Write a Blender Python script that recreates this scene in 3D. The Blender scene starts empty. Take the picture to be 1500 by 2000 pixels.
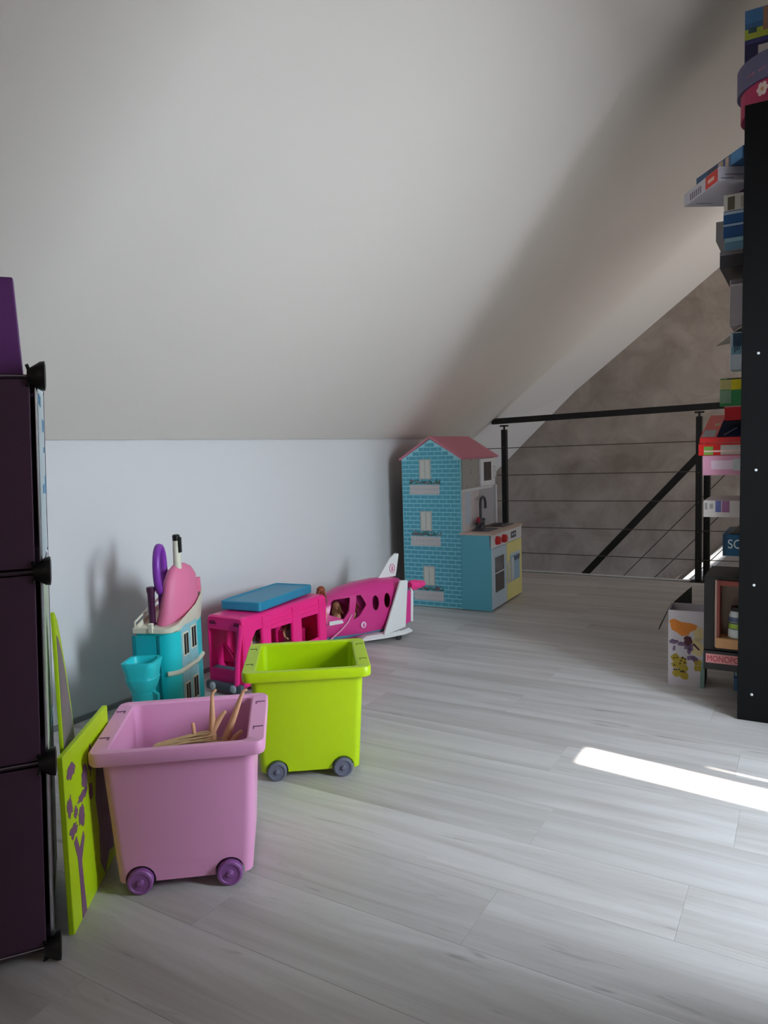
import bpy, bmesh, math, random
from mathutils import Vector, Matrix
random.seed(7)
PI = math.pi
SC = bpy.context.scene
COL = SC.collection

# ------------------------------------------------------------------ camera
cd = bpy.data.cameras.new('camera'); cam = bpy.data.objects.new('camera', cd); COL.objects.link(cam)
cd.sensor_fit = 'VERTICAL'; cd.sensor_height = 36.0; cd.lens = 1420.0 / 2000.0 * 36.0
cd.clip_start = 0.02
_rx = Vector((0.864, -0.018, 0.503)); _ry = Vector((0.503, 0.088, -0.860))
_ry = (_ry).normalized(); _rx = (_rx - _ry * _rx.dot(_ry)).normalized(); _rz = _rx.cross(_ry)
cam.matrix_world = Matrix.Translation((0, 0, 0.97)) @ Matrix((_rx, _ry, _rz)).to_4x4()
SC.camera = cam
# ------------------------------------------------------------------ world, sun, window and fill light, exposure
SC.view_settings.view_transform = 'Standard'; SC.view_settings.look = 'None'
SC.view_settings.gamma = 1.0; SC.view_settings.use_curve_mapping = False
SC.view_settings.exposure = 0.0
w = bpy.data.worlds.new('sky'); SC.world = w; w.use_nodes = True
bg = w.node_tree.nodes['Background']; bg.inputs[0].default_value = (0.55, 0.72, 1.0, 1); bg.inputs[1].default_value = 1.2
SUN_DIR = Vector((-1.0, 0.13, -0.80)).normalized()
sl = bpy.data.lights.new('sun', 'SUN'); sun = bpy.data.objects.new('sun', sl); COL.objects.link(sun)
sl.energy = 30.0; sl.angle = 0.009; sl.color = (1.0, 0.96, 0.90)
sun.rotation_euler = SUN_DIR.to_track_quat('-Z', 'Y').to_euler()
def area(name, loc, rot, sx, sy, e, col):
    l = bpy.data.lights.new(name, 'AREA'); o = bpy.data.objects.new(name, l); COL.objects.link(o)
    l.shape = 'RECTANGLE'; l.size = sx; l.size_y = sy; l.energy = e; l.color = col
    o.location = loc; o.rotation_euler = rot; return o
# daylight entering the dormer window and the stair window; the rest are added fill lamps
area('dormer_daylight', (1.42, 1.66, 1.35), (0, PI / 2, 0), 1.1, 0.34, 66.0, (0.77, 0.90, 1.0))
area('stair_daylight', (1.42, 5.95, 1.3), (0, PI / 2, 0), 1.8, 0.7, 18.0, (1.0, 0.97, 0.92))
area('rear_fill', (-0.9, -1.95, 1.5), (PI / 2, 0, 0), 1.2, 1.2, 2.6, (1.0, 0.88, 0.79))  # added warm fill lamp; no window stands behind the camera

area('ceiling_fill', (0.40, 4.5, 1.0), (0, math.radians(140), 0), 0.5, 1.4, 8.0, (1.0, 0.95, 0.90))  # added uplight that lifts the shadowed ceiling beyond the bookshelf

# ------------------------------------------------------------------ materials
def lin(c):
    c = c / 255.0
    return c / 12.92 if c <= 0.04045 else ((c + 0.055) / 1.055) ** 2.4
def rgb(t): return (lin(t[0]), lin(t[1]), lin(t[2]), 1.0)
MATS = {}
def M(name, col, rough=0.5, var=0.04, scale=8.0, metal=0.0, bump=0.0, bscale=200.0, spec=0.5, alpha=1.0, trans=0.0, sub=0.0):
    if name in MATS: return MATS[name]
    m = bpy.data.materials.new(name); m.use_nodes = True; nt = m.node_tree; N = nt.nodes; L = nt.links
    b = N['Principled BSDF']
    b.inputs['Roughness'].default_value = rough; b.inputs['Metallic'].default_value = metal
    b.inputs['Specular IOR Level'].default_value = spec
    b.inputs['Transmission Weight'].default_value = trans; b.inputs['Alpha'].default_value = alpha
    tc = N.new('ShaderNodeTexCoord'); no = N.new('ShaderNodeTexNoise'); no.inputs['Scale'].default_value = scale
    no.inputs['Detail'].default_value = 4.0
    L.new(tc.outputs['Object'], no.inputs['Vector'])
    mx = N.new('ShaderNodeMix'); mx.data_type = 'RGBA'
    c = rgb(col)
    mx.inputs[6].default_value = tuple(max(0, v * (1 - var)) for v in c[:3]) + (1,)
    mx.inputs[7].default_value = tuple(min(1, v * (1 + var)) for v in c[:3]) + (1,)
    L.new(no.outputs['Fac'], mx.inputs[0]); L.new(mx.outputs[2], b.inputs['Base Color'])
    if bump > 0:
        n2 = N.new('ShaderNodeTexNoise'); n2.inputs['Scale'].default_value = bscale
        bp = N.new('ShaderNodeBump'); bp.inputs['Strength'].default_value = bump; bp.inputs['Distance'].default_value = 0.002
        L.new(tc.outputs['Object'], n2.inputs['Vector']); L.new(n2.outputs['Fac'], bp.inputs['Height']); L.new(bp.outputs['Normal'], b.inputs['Normal'])
    MATS[name] = m; return m

WHITE = M('wall_white', (226, 225, 225), 0.85, 0.015, 3.0, bump=0.12, bscale=260, spec=0.2)
CEIL = M('ceiling_white', (226, 219, 211), 0.9, 0.015, 3.0, bump=0.08, bscale=260, spec=0.15)
TRIM = M('trim_white', (225, 226, 228), 0.5)
BLACKM = M('black_metal', (14, 14, 16), 0.45, 0.1)
STEEL = M('cable_steel', (92, 86, 80), 0.4, 0.05, metal=0.8)

def floor_mat():
    m = bpy.data.materials.new('grey_oak_laminate'); m.use_nodes = True; nt = m.node_tree; N = nt.nodes; L = nt.links
    b = N['Principled BSDF']; b.inputs['Roughness'].default_value = 0.42; b.inputs['Specular IOR Level'].default_value = 0.45
    tc = N.new('ShaderNodeTexCoord'); oi = N.new('ShaderNodeObjectInfo')
    mul = N.new('ShaderNodeVectorMath'); mul.operation = 'MULTIPLY_ADD'
    comb = N.new('ShaderNodeCombineXYZ')
    sc = N.new('ShaderNodeMath'); sc.operation = 'MULTIPLY'; sc.inputs[1].default_value = 57.0
    L.new(oi.outputs['Random'], sc.inputs[0])
    for i in range(3): L.new(sc.outputs[0], comb.inputs[i])
    mul.inputs[1].default_value = (0.55, 8.0, 1.0)
    L.new(tc.outputs['Object'], mul.inputs[0]); L.new(comb.outputs[0], mul.inputs[2])
    g = N.new('ShaderNodeTexNoise'); g.inputs['Scale'].default_value = 1.6; g.inputs['Detail'].default_value = 9.0
    g.inputs['Roughness'].default_value = 0.68; g.inputs['Distortion'].default_value = 0.7
    L.new(mul.outputs[0], g.inputs['Vector'])
    mul2 = N.new('ShaderNodeVectorMath'); mul2.operation = 'MULTIPLY_ADD'; mul2.inputs[1].default_value = (1.1, 8.5, 1.0)
    L.new(tc.outputs['Object'], mul2.inputs[0]); L.new(comb.outputs[0], mul2.inputs[2])
    g2 = N.new('ShaderNodeTexNoise'); g2.inputs['Scale'].default_value = 2.6; g2.inputs['Detail'].default_value = 6.0; g2.inputs['Distortion'].default_value = 1.6
    L.new(mul2.outputs[0], g2.inputs['Vector'])
    cr = N.new('ShaderNodeValToRGB')
    e = cr.color_ramp.elements; e[0].position = 0.28; e[0].color = rgb((170, 163, 159)); e[1].position = 0.62; e[1].color = rgb((203, 199, 197))
    L.new(g.outputs['Fac'], cr.inputs['Fac'])
    cr2 = N.new('ShaderNodeValToRGB'); e = cr2.color_ramp.elements
    e[0].position = 0.24; e[0].color = (0.55, 0.52, 0.50, 1); e[1].position = 0.34; e[1].color = (1, 1, 1, 1)
    L.new(g2.outputs['Fac'], cr2.inputs['Fac'])
    mm = N.new('ShaderNodeMix'); mm.data_type = 'RGBA'; mm.blend_type = 'MULTIPLY'; mm.inputs[0].default_value = 0.8
    L.new(cr.outputs['Color'], mm.inputs[6]); L.new(cr2.outputs['Color'], mm.inputs[7])
    tone = N.new('ShaderNodeMapRange'); tone.inputs[3].default_value = 0.92; tone.inputs[4].default_value = 1.05
    L.new(oi.outputs['Random'], tone.inputs[0])
    hs = N.new('ShaderNodeHueSaturation'); L.new(tone.outputs[0], hs.inputs['Value']); L.new(mm.outputs[2], hs.inputs['Color'])
    L.new(hs.outputs['Color'], b.inputs['Base Color'])
    bp = N.new('ShaderNodeBump'); bp.inputs['Strength'].default_value = 0.15; bp.inputs['Distance'].default_value = 0.001
    L.new(g.outputs['Fac'], bp.inputs['Height']); L.new(bp.outputs['Normal'], b.inputs['Normal'])
    return m
PLANK = floor_mat()

def concrete_mat():
    m = bpy.data.materials.new('mottled_taupe_plaster'); m.use_nodes = True; nt = m.node_tree; N = nt.nodes; L = nt.links
    b = N['Principled BSDF']; b.inputs['Roughness'].default_value = 0.8; b.inputs['Specular IOR Level'].default_value = 0.2
    tc = N.new('ShaderNodeTexCoord')
    a = N.new('ShaderNodeTexNoise'); a.inputs['Scale'].default_value = 3.2; a.inputs['Detail'].default_value = 9; a.inputs['Roughness'].default_value = 0.62; a.inputs['Distortion'].default_value = 0.6
    L.new(tc.outputs['Object'], a.inputs['Vector'])
    cr = N.new('ShaderNodeValToRGB'); e = cr.color_ramp.elements
    e[0].position = 0.3; e[0].color = rgb((152, 139, 129)); e[1].position = 0.70; e[1].color = rgb((190, 179, 169))
    L.new(a.outputs['Fac'], cr.inputs['Fac']); L.new(cr.outputs['Color'], b.inputs['Base Color'])
    return m
CONC = concrete_mat()

# ------------------------------------------------------------------ mesh helpers
def NB(): return bmesh.new()
def tf(loc=(0, 0, 0), rot=(0, 0, 0)):
    return Matrix.Translation(loc) @ (Matrix.Rotation(rot[2], 4, 'Z') @ Matrix.Rotation(rot[1], 4, 'Y') @ Matrix.Rotation(rot[0], 4, 'X'))
def box(bm, x0, x1, y0, y1, z0, z1, bev=0.0, mat=None, seg=2):
    t = bmesh.new(); bmesh.ops.create_cube(t, size=1.0)
    for v in t.verts:
        v.co = Vector((x0 + (v.co.x + .5) * (x1 - x0), y0 + (v.co.y + .5) * (y1 - y0), z0 + (v.co.z + .5) * (z1 - z0)))
    if bev > 0:
        bmesh.ops.bevel(t, geom=list(t.edges), offset=bev, segments=seg, profile=0.5, affect='EDGES')
    merge(bm, t, mat); return bm
def merge(bm, t, mat=None):
    me = bpy.data.meshes.new('tmp'); t.to_mesh(me); t.free()
    if mat is not None: me.transform(mat)
    bm.from_mesh(me); bpy.data.meshes.remove(me)
def prism(bm, pts, d, mat=None, bev=0.0):
    """polygon pts in local XZ plane, extruded from y=0 to y=d"""
    t = bmesh.new()
    a = [t.verts.new((p[0], 0, p[1])) for p in pts]; b = [t.verts.new((p[0], d, p[1])) for p in pts]
    n = len(pts); t.faces.new(a); t.faces.new(b[::-1])
    for i in range(n): t.faces.new((a[i], b[i], b[(i + 1) % n], a[(i + 1) % n]))
    bmesh.ops.recalc_face_normals(t, faces=list(t.faces))
    if bev > 0: bmesh.ops.bevel(t, geom=list(t.edges), offset=bev, segments=2, profile=0.5, affect='EDGES')
    merge(bm, t, mat); return bm
def loft(bm, rings, cap0=True, cap1=True, mat=None):
    t = bmesh.new(); R = [[t.verts.new(p) for p in r] for r in rings]; n = len(rings[0])
    for a, b in zip(R, R[1:]):
        for i in range(n): t.faces.new((a[i], a[(i + 1) % n], b[(i + 1) % n], b[i]))
    if cap0: t.faces.new(R[0][::-1])
    if cap1: t.faces.new(R[-1])
    bmesh.ops.recalc_face_normals(t, faces=list(t.faces))
    merge(bm, t, mat); return bm
def lathe(bm, prof, n=24, mat=None, cap0=True, cap1=True):
    rings = [[(r * math.cos(2 * PI * i / n), r * math.sin(2 * PI * i / n), z) for i in range(n)] for r, z in prof]
    return loft(bm, rings, cap0, cap1, mat)
def tube(bm, pts, r, n=8, closed=False, mat=None):
    P = [Vector(p) for p in pts]; rings = []; k = len(P); up = Vector((0, 0, 1)); last = None
    for i in range(k):
        if closed: d = (P[(i + 1) % k] - P[i - 1])
        else: d = (P[min(i + 1, k - 1)] - P[max(i - 1, 0)])
        d.normalize()
        if last is None:
            s = d.cross(up)
            if s.length < 1e-3: s = d.cross(Vector((1, 0, 0)))
        else:
            s = last - d * last.dot(d)
        s.normalize(); last = s; u = s.cross(d)
        rr = r[i] if isinstance(r, (list, tuple)) else r
        rings.append([tuple(P[i] + s * (rr * math.cos(2 * PI * j / n)) + u * (rr * math.sin(2 * PI * j / n))) for j in range(n)])
    if closed: rings.append(rings[0]); return loft(bm, rings, False, False, mat)
    return loft(bm, rings, True, True, mat)
def rrect(w, d, r, z, n=5, cx=0, cy=0):
    pts = []
    for (sx, sy, a0) in ((1, 1, 0), (-1, 1, PI / 2), (-1, -1, PI), (1, -1, 1.5 * PI)):
        for i in range(n + 1):
            a = a0 + (PI / 2) * i / n
            pts.append((cx + sx * (w / 2 - r) + r * math.cos(a), cy + sy * (d / 2 - r) + r * math.sin(a), z))
    return pts
def link(name, me, mat, parent=None, smooth=False, angle=40):
    o = bpy.data.objects.new(name, me); COL.objects.link(o)
    if mat is not None: me.materials.clear(); me.materials.append(mat)
    if smooth:
        for p in me.polygons: p.use_smooth = True
        me.set_sharp_from_angle(angle=math.radians(angle))
    if parent is not None: o.parent = parent
    return o
def obj(name, bm, mat, parent=None, smooth=False, angle=40):
    me = bpy.data.meshes.new(name); bm.to_mesh(me); bm.free()
    return link(name, me, mat, parent, smooth, angle)
def cut(o, bm, op='DIFFERENCE', smooth=False):
    """apply a boolean with the temporary shape bm"""
    me = bpy.data.meshes.new('cutter'); bm.to_mesh(me); bm.free()
    c = bpy.data.objects.new('cutter', me); COL.objects.link(c)
    if o.parent: c.parent = o.parent
    md = o.modifiers.new('cut', 'BOOLEAN'); md.operation = op; md.object = c; md.solver = 'EXACT'
    dg = bpy.context.evaluated_depsgraph_get(); dg.update()
    nm = bpy.data.meshes.new_from_object(o.evaluated_get(dg)); o.modifiers.clear()
    old = o.data; mats = list(old.materials); o.data = nm
    nm.materials.clear()
    for m in mats: nm.materials.append(m)
    for p in nm.polygons: p.material_index = 0
    bpy.data.objects.remove(c); bpy.data.meshes.remove(old)
    for p in nm.polygons: p.use_smooth = smooth
    if smooth: nm.set_sharp_from_angle(angle=math.radians(40))
def thing(name, label, cat, loc=(0, 0, 0), rz=0.0, group=None):
    o = bpy.data.objects.new(name, None); COL.objects.link(o); o.empty_display_size = 0.05
    o.location = loc; o.rotation_euler = (0, 0, rz); tag(o, label, cat, group); return o
def tag(o, label, cat, group=None):
    o['label'] = label; o['category'] = cat
    if group: o['group'] = group
    return o
def struct(name, bm, mat, parent=None, label=None):
    o = obj(name, bm, mat, parent); o['kind'] = 'structure'
    if label: o['label'] = label
    return o
def quad(bm, pts):
    vs = [bm.verts.new(p) for p in pts]; bm.faces.new(vs); return bm
def skin(verts, edges, radii, sub=2):
    me = bpy.data.meshes.new('sk'); me.from_pydata([tuple(v) for v in verts], edges, [])
    o = bpy.data.objects.new('sk', me); COL.objects.link(o)
    md = o.modifiers.new('s', 'SKIN'); md.use_smooth_shade = True
    for i, sv in enumerate(me.skin_vertices[0].data):
        r = radii[i]; sv.radius = (r, r) if not isinstance(r, tuple) else r
        sv.use_root = (i == 0)
    ss = o.modifiers.new('u', 'SUBSURF'); ss.levels = sub; ss.render_levels = sub
    dg = bpy.context.evaluated_depsgraph_get(); dg.update()
    nm = bpy.data.meshes.new_from_object(o.evaluated_get(dg))
    bpy.data.objects.remove(o); bpy.data.meshes.remove(me)
    for p in nm.polygons: p.use_smooth = True
    return nm
def text_mesh(s, size, depth=0.0006):
    c = bpy.data.curves.new('t', 'FONT'); c.body = s; c.size = size; c.extrude = depth
    o = bpy.data.objects.new('t', c); COL.objects.link(o)
    dg = bpy.context.evaluated_depsgraph_get(); dg.update()
    me = bpy.data.meshes.new_from_object(o.evaluated_get(dg)); bpy.data.objects.remove(o)
    return me
# text facing -Y: rotate X by 90 deg
def text(name, s, size, loc, mat, parent, rz=0.0, tilt=0.0, sx=1.0):
    me = text_mesh(s, size); me.transform(Matrix.Diagonal((sx, 1, 1, 1)))
    me.transform(Matrix.Translation(loc) @ Matrix.Rotation(rz, 4, 'Z') @ Matrix.Rotation(PI / 2, 4, 'X') @ Matrix.Rotation(tilt, 4, 'Z'))
    return link(name, me, mat, parent)

# ------------------------------------------------------------------ room shell
XW = -2.32; ZE = 1.062; SL = 0.79; YF = 5.40; YG = 6.5
fl = NB(); box(fl, XW, 1.5, -2.2, YF, -0.25, -0.012)
floor = struct('floor', fl, M('sub_floor', (70, 66, 64), 0.8)); floor['label'] = 'pale grey oak laminate floor'
# laminate planks: one object each
PW = 0.205; PL = 1.28; FULL = None
def plank(x0, x1, y0, y1):
    global FULL
    full = abs((x1 - x0) - PL) < 1e-4 and abs((y1 - y0) - PW) < 1e-4
    if full and FULL is not None:
        o = bpy.data.objects.new('plank', FULL); COL.objects.link(o)
    else:
        b = NB(); box(b, 0.0002, x1 - x0 - 0.0002, 0.0002, y1 - y0 - 0.0002, -0.012, 0.0)
        t = [e for e in b.edges if all(abs(v.co.z) < 1e-6 for v in e.verts)]
        bmesh.ops.bevel(b, geom=t, offset=0.00035, segments=1, affect='EDGES')
        o = obj('plank', b, PLANK)
        if full: FULL = o.data
    o.location = (x0, y0, 0); o.parent = floor
known = {0: -0.573, 1: -0.21, 2: -0.573, 6: -0.945}
for k in range(-18, 20):
    y0 = 1.225 + k * PW; y1 = min(y0 + PW, YF)
    if y0 > YF - 0.02: break
    xr = 0.45 if (y0 < 1.3 or y0 > 2.7) else 1.5
    j = known.get(k, -0.573 + ((k * 0.47) % 1.0) * PL + random.uniform(-.1, .1))
    x = j - math.ceil((j - XW) / PL) * PL
    while x < xr - 0.01:
        a = max(x, XW + 0.004); b = min(x + PL, xr)
        if b - a > 0.02: plank(a, b, y0, y1)
        x += PL
bm = NB(); box(bm, XW - 0.1, XW, -2.2, YF - 0.02, -0.25, ZE); wall_left = struct('wall_left', bm, WHITE)
bm = NB(); box(bm, -3.0, 1.6, YG, YG + 0.1, -2.4, 4.0); wall_back = struct('wall_back', bm, CONC)
bm = NB(); box(bm, -3.0, -2.9, YF - 0.02, YG, -2.4, 1.3); struct('wall_stairwell', bm, WHITE)
bm = NB(); box(bm, -3.0, XW - 0.1, YF - 0.04, YF - 0.02, -2.4, 1.2); box(bm, XW - .1, 1.6, YF - 0.02, YF - 0.005, -2.4, -0.26); struct('wall_landing', bm, WHITE)
bm = NB(); box(bm, -2.42, 1.6, -2.3, -2.2, -0.25, 4.0); struct('wall_front', bm, WHITE)
bm = NB(); box(bm, 0.45, 0.55, -2.2, 1.44, -0.25, 4.0); box(bm, 0.45, 0.55, 2.34, 5.5, -0.25, 4.0); box(bm, 0.45, 0.55, 1.44, 2.34, 1.58, 4.0)  # unseen wall; opening edges and header set to shade floor and upper ceiling
struct('wall_right', bm, WHITE)
# ceiling: sloped plane, then the slightly steeper stair part, then the flat top
zt = lambda x: ZE + SL * (x - XW)
bm = NB()
XT = 0.55
quad(bm, [(XW, -2.3, ZE), (XW, YF - 0.07, ZE), (XT, YF - 0.07, zt(XT)), (XT, -2.3, zt(XT))])
# stairwell side, measured against the gable wall
E = [(-2.95, 0.42), (-2.42, 0.905), (-2.25, 1.067), (-1.825, 1.462), (-1.125, 2.005), (XT, 3.31)]
Wn = [(-2.95, 0.45), (-2.42, 0.97), (XW, ZE), (-1.9, zt(-1.9)), (-1.125, zt(-1.125)), (XT, zt(XT))]
for (a, b), (c, d) in zip(zip(Wn, Wn[1:]), zip(E, E[1:])):
    quad(bm, [(a[0], YF - 0.07, a[1]), (c[0], YG, c[1]), (d[0], YG, d[1]), (b[0], YF - 0.07, b[1])])
quad(bm, [(XT, -2.3, zt(XT)), (XT, YG, zt(XT)), (1.6, YG, 2.9), (1.6, -2.3, 2.9)])
bmesh.ops.remove_doubles(bm, verts=list(bm.verts), dist=0.001)
ceiling = struct('ceiling', bm, CEIL)
md = ceiling.modifiers.new('thick', 'SOLIDIFY'); md.thickness = 0.03; md.offset = 1.0
# dormer recess; unseen panels added in its window to cut the sun strip
bm = NB(); box(bm, 0.55, 1.6, 1.28, 1.36, -0.25, 2.1); struct('wall_dormer_near', bm, WHITE)
bm = NB(); box(bm, 0.55, 1.6, 2.66, 2.74, -0.25, 2.1); struct('wall_dormer_far', bm, WHITE)
bm = NB(); box(bm, 0.55, 1.6, 1.36, 2.66, 1.95, 2.05); struct('ceiling_dormer', bm, WHITE)
SUN_MASK = M('sun_mask_white', (210, 214, 220), 0.6)
win = bpy.data.objects.new('window_1', None); COL.objects.link(win); win['kind'] = 'structure'; win.location = (1.5, 2.0, 0)
GA, GB = 1.865, 1.995; ZTOP = 1.70
ZM = 0.72   # the panels are raised to this height; one stays higher and leaves a slit
bm = NB(); box(bm, 0, 0.03, 1.36 - 2.0, GA - 2.0, ZM, 1.95); obj('sun_mask', bm, SUN_MASK, win)
bm = NB(); box(bm, 0, 0.03, GB - 2.0, 2.05 - 2.0, ZM, 1.95); obj('sun_mask', bm, SUN_MASK, win)
bm = NB(); box(bm, 0, 0.03, 2.058 - 2.0, 2.66 - 2.0, ZM, 1.95); obj('sun_mask', bm, SUN_MASK, win)
bm = NB(); box(bm, 0, 0.03, 2.05 - 2.0, 2.058 - 2.0, 1.42, 1.95); obj('sun_mask_slat', bm, SUN_MASK, win)
bm = NB(); box(bm, 0, 0.03, GA - 2.0, GB - 2.0, ZTOP, 1.95); obj('sun_mask_top', bm, SUN_MASK, win)
b = NB(); 
for q in ((3.78, 3.83, .66, 1.84), (5.17, 5.22, .66, 1.84), (3.78, 5.22, .66, .71), (3.78, 5.22, 1.79, 1.84)): box(b, .40, .45, *q)
fill_frame_ob = struct('fill_frame', b, TRIM)  # invented window frame around the fill lamp; no opening behind it
# far right enclosure of the stair; slot added to aim sun at the gable
bm = NB(); box(bm, 1.5, 1.6, 2.74, 6.13, -2.4, 4.0); box(bm, 1.5, 1.6, 6.26, YG, -2.4, 4.0); box(bm, 1.5, 1.6, 6.13, 6.26, -2.4, 1.70); box(bm, 1.5, 1.6, 6.13, 6.26, 1.85, 4.0); box(bm, 1.5, 1.6, -2.3, 1.28, -.25, 4.0); struct('wall_stair_right', bm, WHITE)
# trims
bm = NB(); box(bm, XW, 1.5, YF - 0.03, YF + 0.012, -0.12, 0.0035, 0.002); struct('trim_1', bm, TRIM, label='white nosing along the landing edge')
bm = NB(); box(bm, XW, XW + 0.012, -2.2, YF - 0.05, 0.0, 0.018); struct('baseboard_left', bm, M('skirting_grey', (130, 130, 130), 0.6))
# white sloping boards stand in for the sunlit strips by the stair
bm = NB(); prism(bm, [(-1.25, -0.53), (-0.45, 0.255), (-0.2, 0.50), (-0.2, 0.385), (-0.45, 0.14), (-1.25, -0.645)], 0.03, tf((0, YG - 0.031, 0))); struct('sun_strip', bm, M('sun_strip_white', (250, 250, 250), 0.5), label='white sloping board standing in for a sunlit strip on the gable wall')
bm = NB(); prism(bm, [(-0.9, -0.55), (-0.2, 0.16), (-0.2, -0.06), (-0.9, -0.75)], 0.04, tf((0, 5.72, 0))); struct('sun_strip_near', bm, MATS['sun_strip_white'], label='white near board standing in for a sunlit strip by the stair')

# ------------------------------------------------------------------ guard rail
YR = 5.37
gr = thing('guard_rail', 'black steel guard rail with five thin cables along the landing edge', 'railing', (-1.35, YR, 0))
def L(x): return x + 1.35
def beam(name, p, q, hw, hh, mat, parent, bev=0.003):
    p = Vector(p); q = Vector(q); d = q - p; ln = d.length
    b = NB(); box(b, 0, ln, -hw, hw, -hh, hh, bev)
    rot = d.to_track_quat('X', 'Z').to_matrix().to_4x4()
    b.transform(Matrix.Translation(p) @ rot); return obj(name, b, mat, parent)
beam('top_rail', (L(-2.14), 0, 1.165), (L(-0.30), 0, 1.205), 0.022, 0.022, BLACKM, gr)
for x, zt_ in ((-2.043, 1.10), (-0.645, 1.135)):
    b = NB(); box(b, L(x) - .02, L(x) + .02, -.02, .02, 0.006, zt_, 0.003)
    p = obj('post', b, BLACKM, gr)
    b = NB(); lathe(b, [(.008, zt_), (.008, zt_ + .035)], 12, tf((L(x), 0, 0))); box(b, L(x) - .03, L(x) + .03, -.018, .018, zt_ + .022, zt_ + .034, 0.001); obj('pin', b, BLACKM, p)
    b = NB(); box(b, L(x) - .05, L(x) + .05, -.045, .045, 0.0, 0.007, 0.002); obj('base_plate', b, BLACKM, p)
    for zc in (.963, .755, .552, .347, .147):
        b = NB(); lathe(b, [(.005, 0), (.005, .004)], 10, tf((L(x), -.0235, zc), (PI / 2, 0, 0))); obj('screw', b, STEEL, p)
for za, zb in ((.955, .967), (.745, .762), (.545, .559), (.340, .354), (.141, .152)):
    b = NB(); tube(b, [(L(-2.25), 0, za), (L(-0.25), 0, zb + .003)], 0.003, 8); obj('cable', b, STEEL, gr)
sr = thing('stair_handrail', 'black sloping stair handrail with post and thin cables behind the guard rail', 'handrail', (-0.60, 5.47, 0))
def S(x): return x + 0.60
b = NB(); box(b, S(-.625), S(-.583), -.02, .02, -0.6, 0.90, 0.003); obj('post', b, BLACKM, sr)
beam('handrail', (S(-1.62), 0, -0.20), (S(-.585), 0, 0.95), 0.02, 0.024, BLACKM, sr)
for (xa, za), (xb, zb) in (((-1.30, -0.154), (-0.30, 0.945)), ((-1.15, -0.223), (-0.25, 0.745)), ((-.95, -.26), (-.2, .54))):
    b = NB(); tube(b, [(S(xa), 0, za), (S(xb), 0, zb)], 0.003, 8); obj('cable', b, STEEL, sr)

# ------------------------------------------------------------------ wheeled toy bins
def make_bin(name, label, loc, rz, col, wcol, ccol):
    t = thing(name, label, 'storage bin', loc, rz)
    m = M(name + '_plastic', col, 0.38, 0.02, 5, bump=0.05, bscale=500)
    # local: x along the long side, y away from camera, front bottom edge at y=0
    H = 0.338; zb = 0.022
    wb, db, wt, dt = .296, .262, .330, .300
    cy = db / 2
    rings = []
    for k in range(7):
        f = k / 6; z = zb + (0.305 - zb) * f
        rings.append(rrect(wb + (wt - wb) * f, db + (dt - db) * f, .022, z, 5, 0, cy))
    lw, ld = .378, .338
    rings += [rrect(wt + .002, dt + .002, .022, .309, 5, 0, cy), rrect(lw - .004, ld - .004, .024, .309, 5, 0, cy), rrect(lw, ld, .025, .313, 5, 0, cy),
              rrect(lw, ld, .025, H - .004, 5, 0, cy), rrect(lw - .006, ld - .006, .023, H, 5, 0, cy),
              rrect(wt - .026, dt - .002, .020, H, 5, 0, cy), rrect(wt - .034, dt - .01, .019, H - .004, 5, 0, cy)]
    for k in range(1, 7):
        f = 1 - k / 6; z = zb + .006 + (0.300 - zb) * f
        rings.append(rrect(wb - .012 + (wt - wb - .022) * f, db - .010 + (dt - db) * f, .018, z, 5, 0, cy))
    b = NB(); loft(b, rings)
    o = obj('tub', b, m, t, True, 35)
    c = NB()
    for sx in (-1, 1):
        for y in (0.0, db):
            lathe(c, [(.033, -.030), (.033, .030)], 24, tf((sx * .098, y, .0285), (PI / 2, 0, 0)))
    cut(o, c, smooth=True)
    wm = M(name + '_wheel', wcol, 0.45)
    for sx in (-1, 1):
        for y, sg in ((0.004, -1), (db - .004, 1)):
            b = NB(); lathe(b, [(.006, .0), (.0265, .0), (.0285, .003), (.0285, .016), (.0262, .019), (.022, .0195), (.0205, .0175), (.009, .0175), (.0075, .0195), (.0, .0195)][1:], 28, tf((sx * .098, y, .0285), (PI / 2 * (1 if sg < 0 else -1), 0, 0)))
            w = obj('wheel', b, wm, t, True, 35)
            b = NB(); lathe(b, [(.0065, .0190), (.0065, .0215), (.005, .023)], 16, tf((sx * .098, y, .0285), (PI / 2 * (1 if sg < 0 else -1), 0, 0))); obj('hub_cap', b, wm, w, True)
    cm = M(name + '_slot', ccol, 0.6)
    for sx in (-1, 1):
        for yy in (.055, .225):
            x0, x1 = sorted((sx * .160, sx * .183))
            b = NB(); box(b, x0, x1, yy, yy + .004, H - .002, H + .0012); box(b, (x0 if sx > 0 else x1 - .003), (x0 + .003 if sx > 0 else x1), yy - .012, yy, H - .002, H + .0012)
            obj('clip_slot', b, cm, t)
    b = NB(); box(b, -.112, .112, .02, .034, .022, .035); box(b, -.112, .112, db - .034, db - .02, .022, .035); obj('axle', b, wm, t)
    return t
make_bin('pink_bin', 'open pink plastic toy bin on purple wheels with doll legs sticking out', (-1.196, 1.113, 0), math.radians(38), (244, 168, 212), (150, 90, 158), (120, 70, 110))
make_bin('lime_bin', 'empty lime green plastic toy bin on grey wheels', (-1.271, 1.692, 0), math.radians(36), (188, 220, 2), (104, 106, 122), (96, 116, 20))

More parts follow.
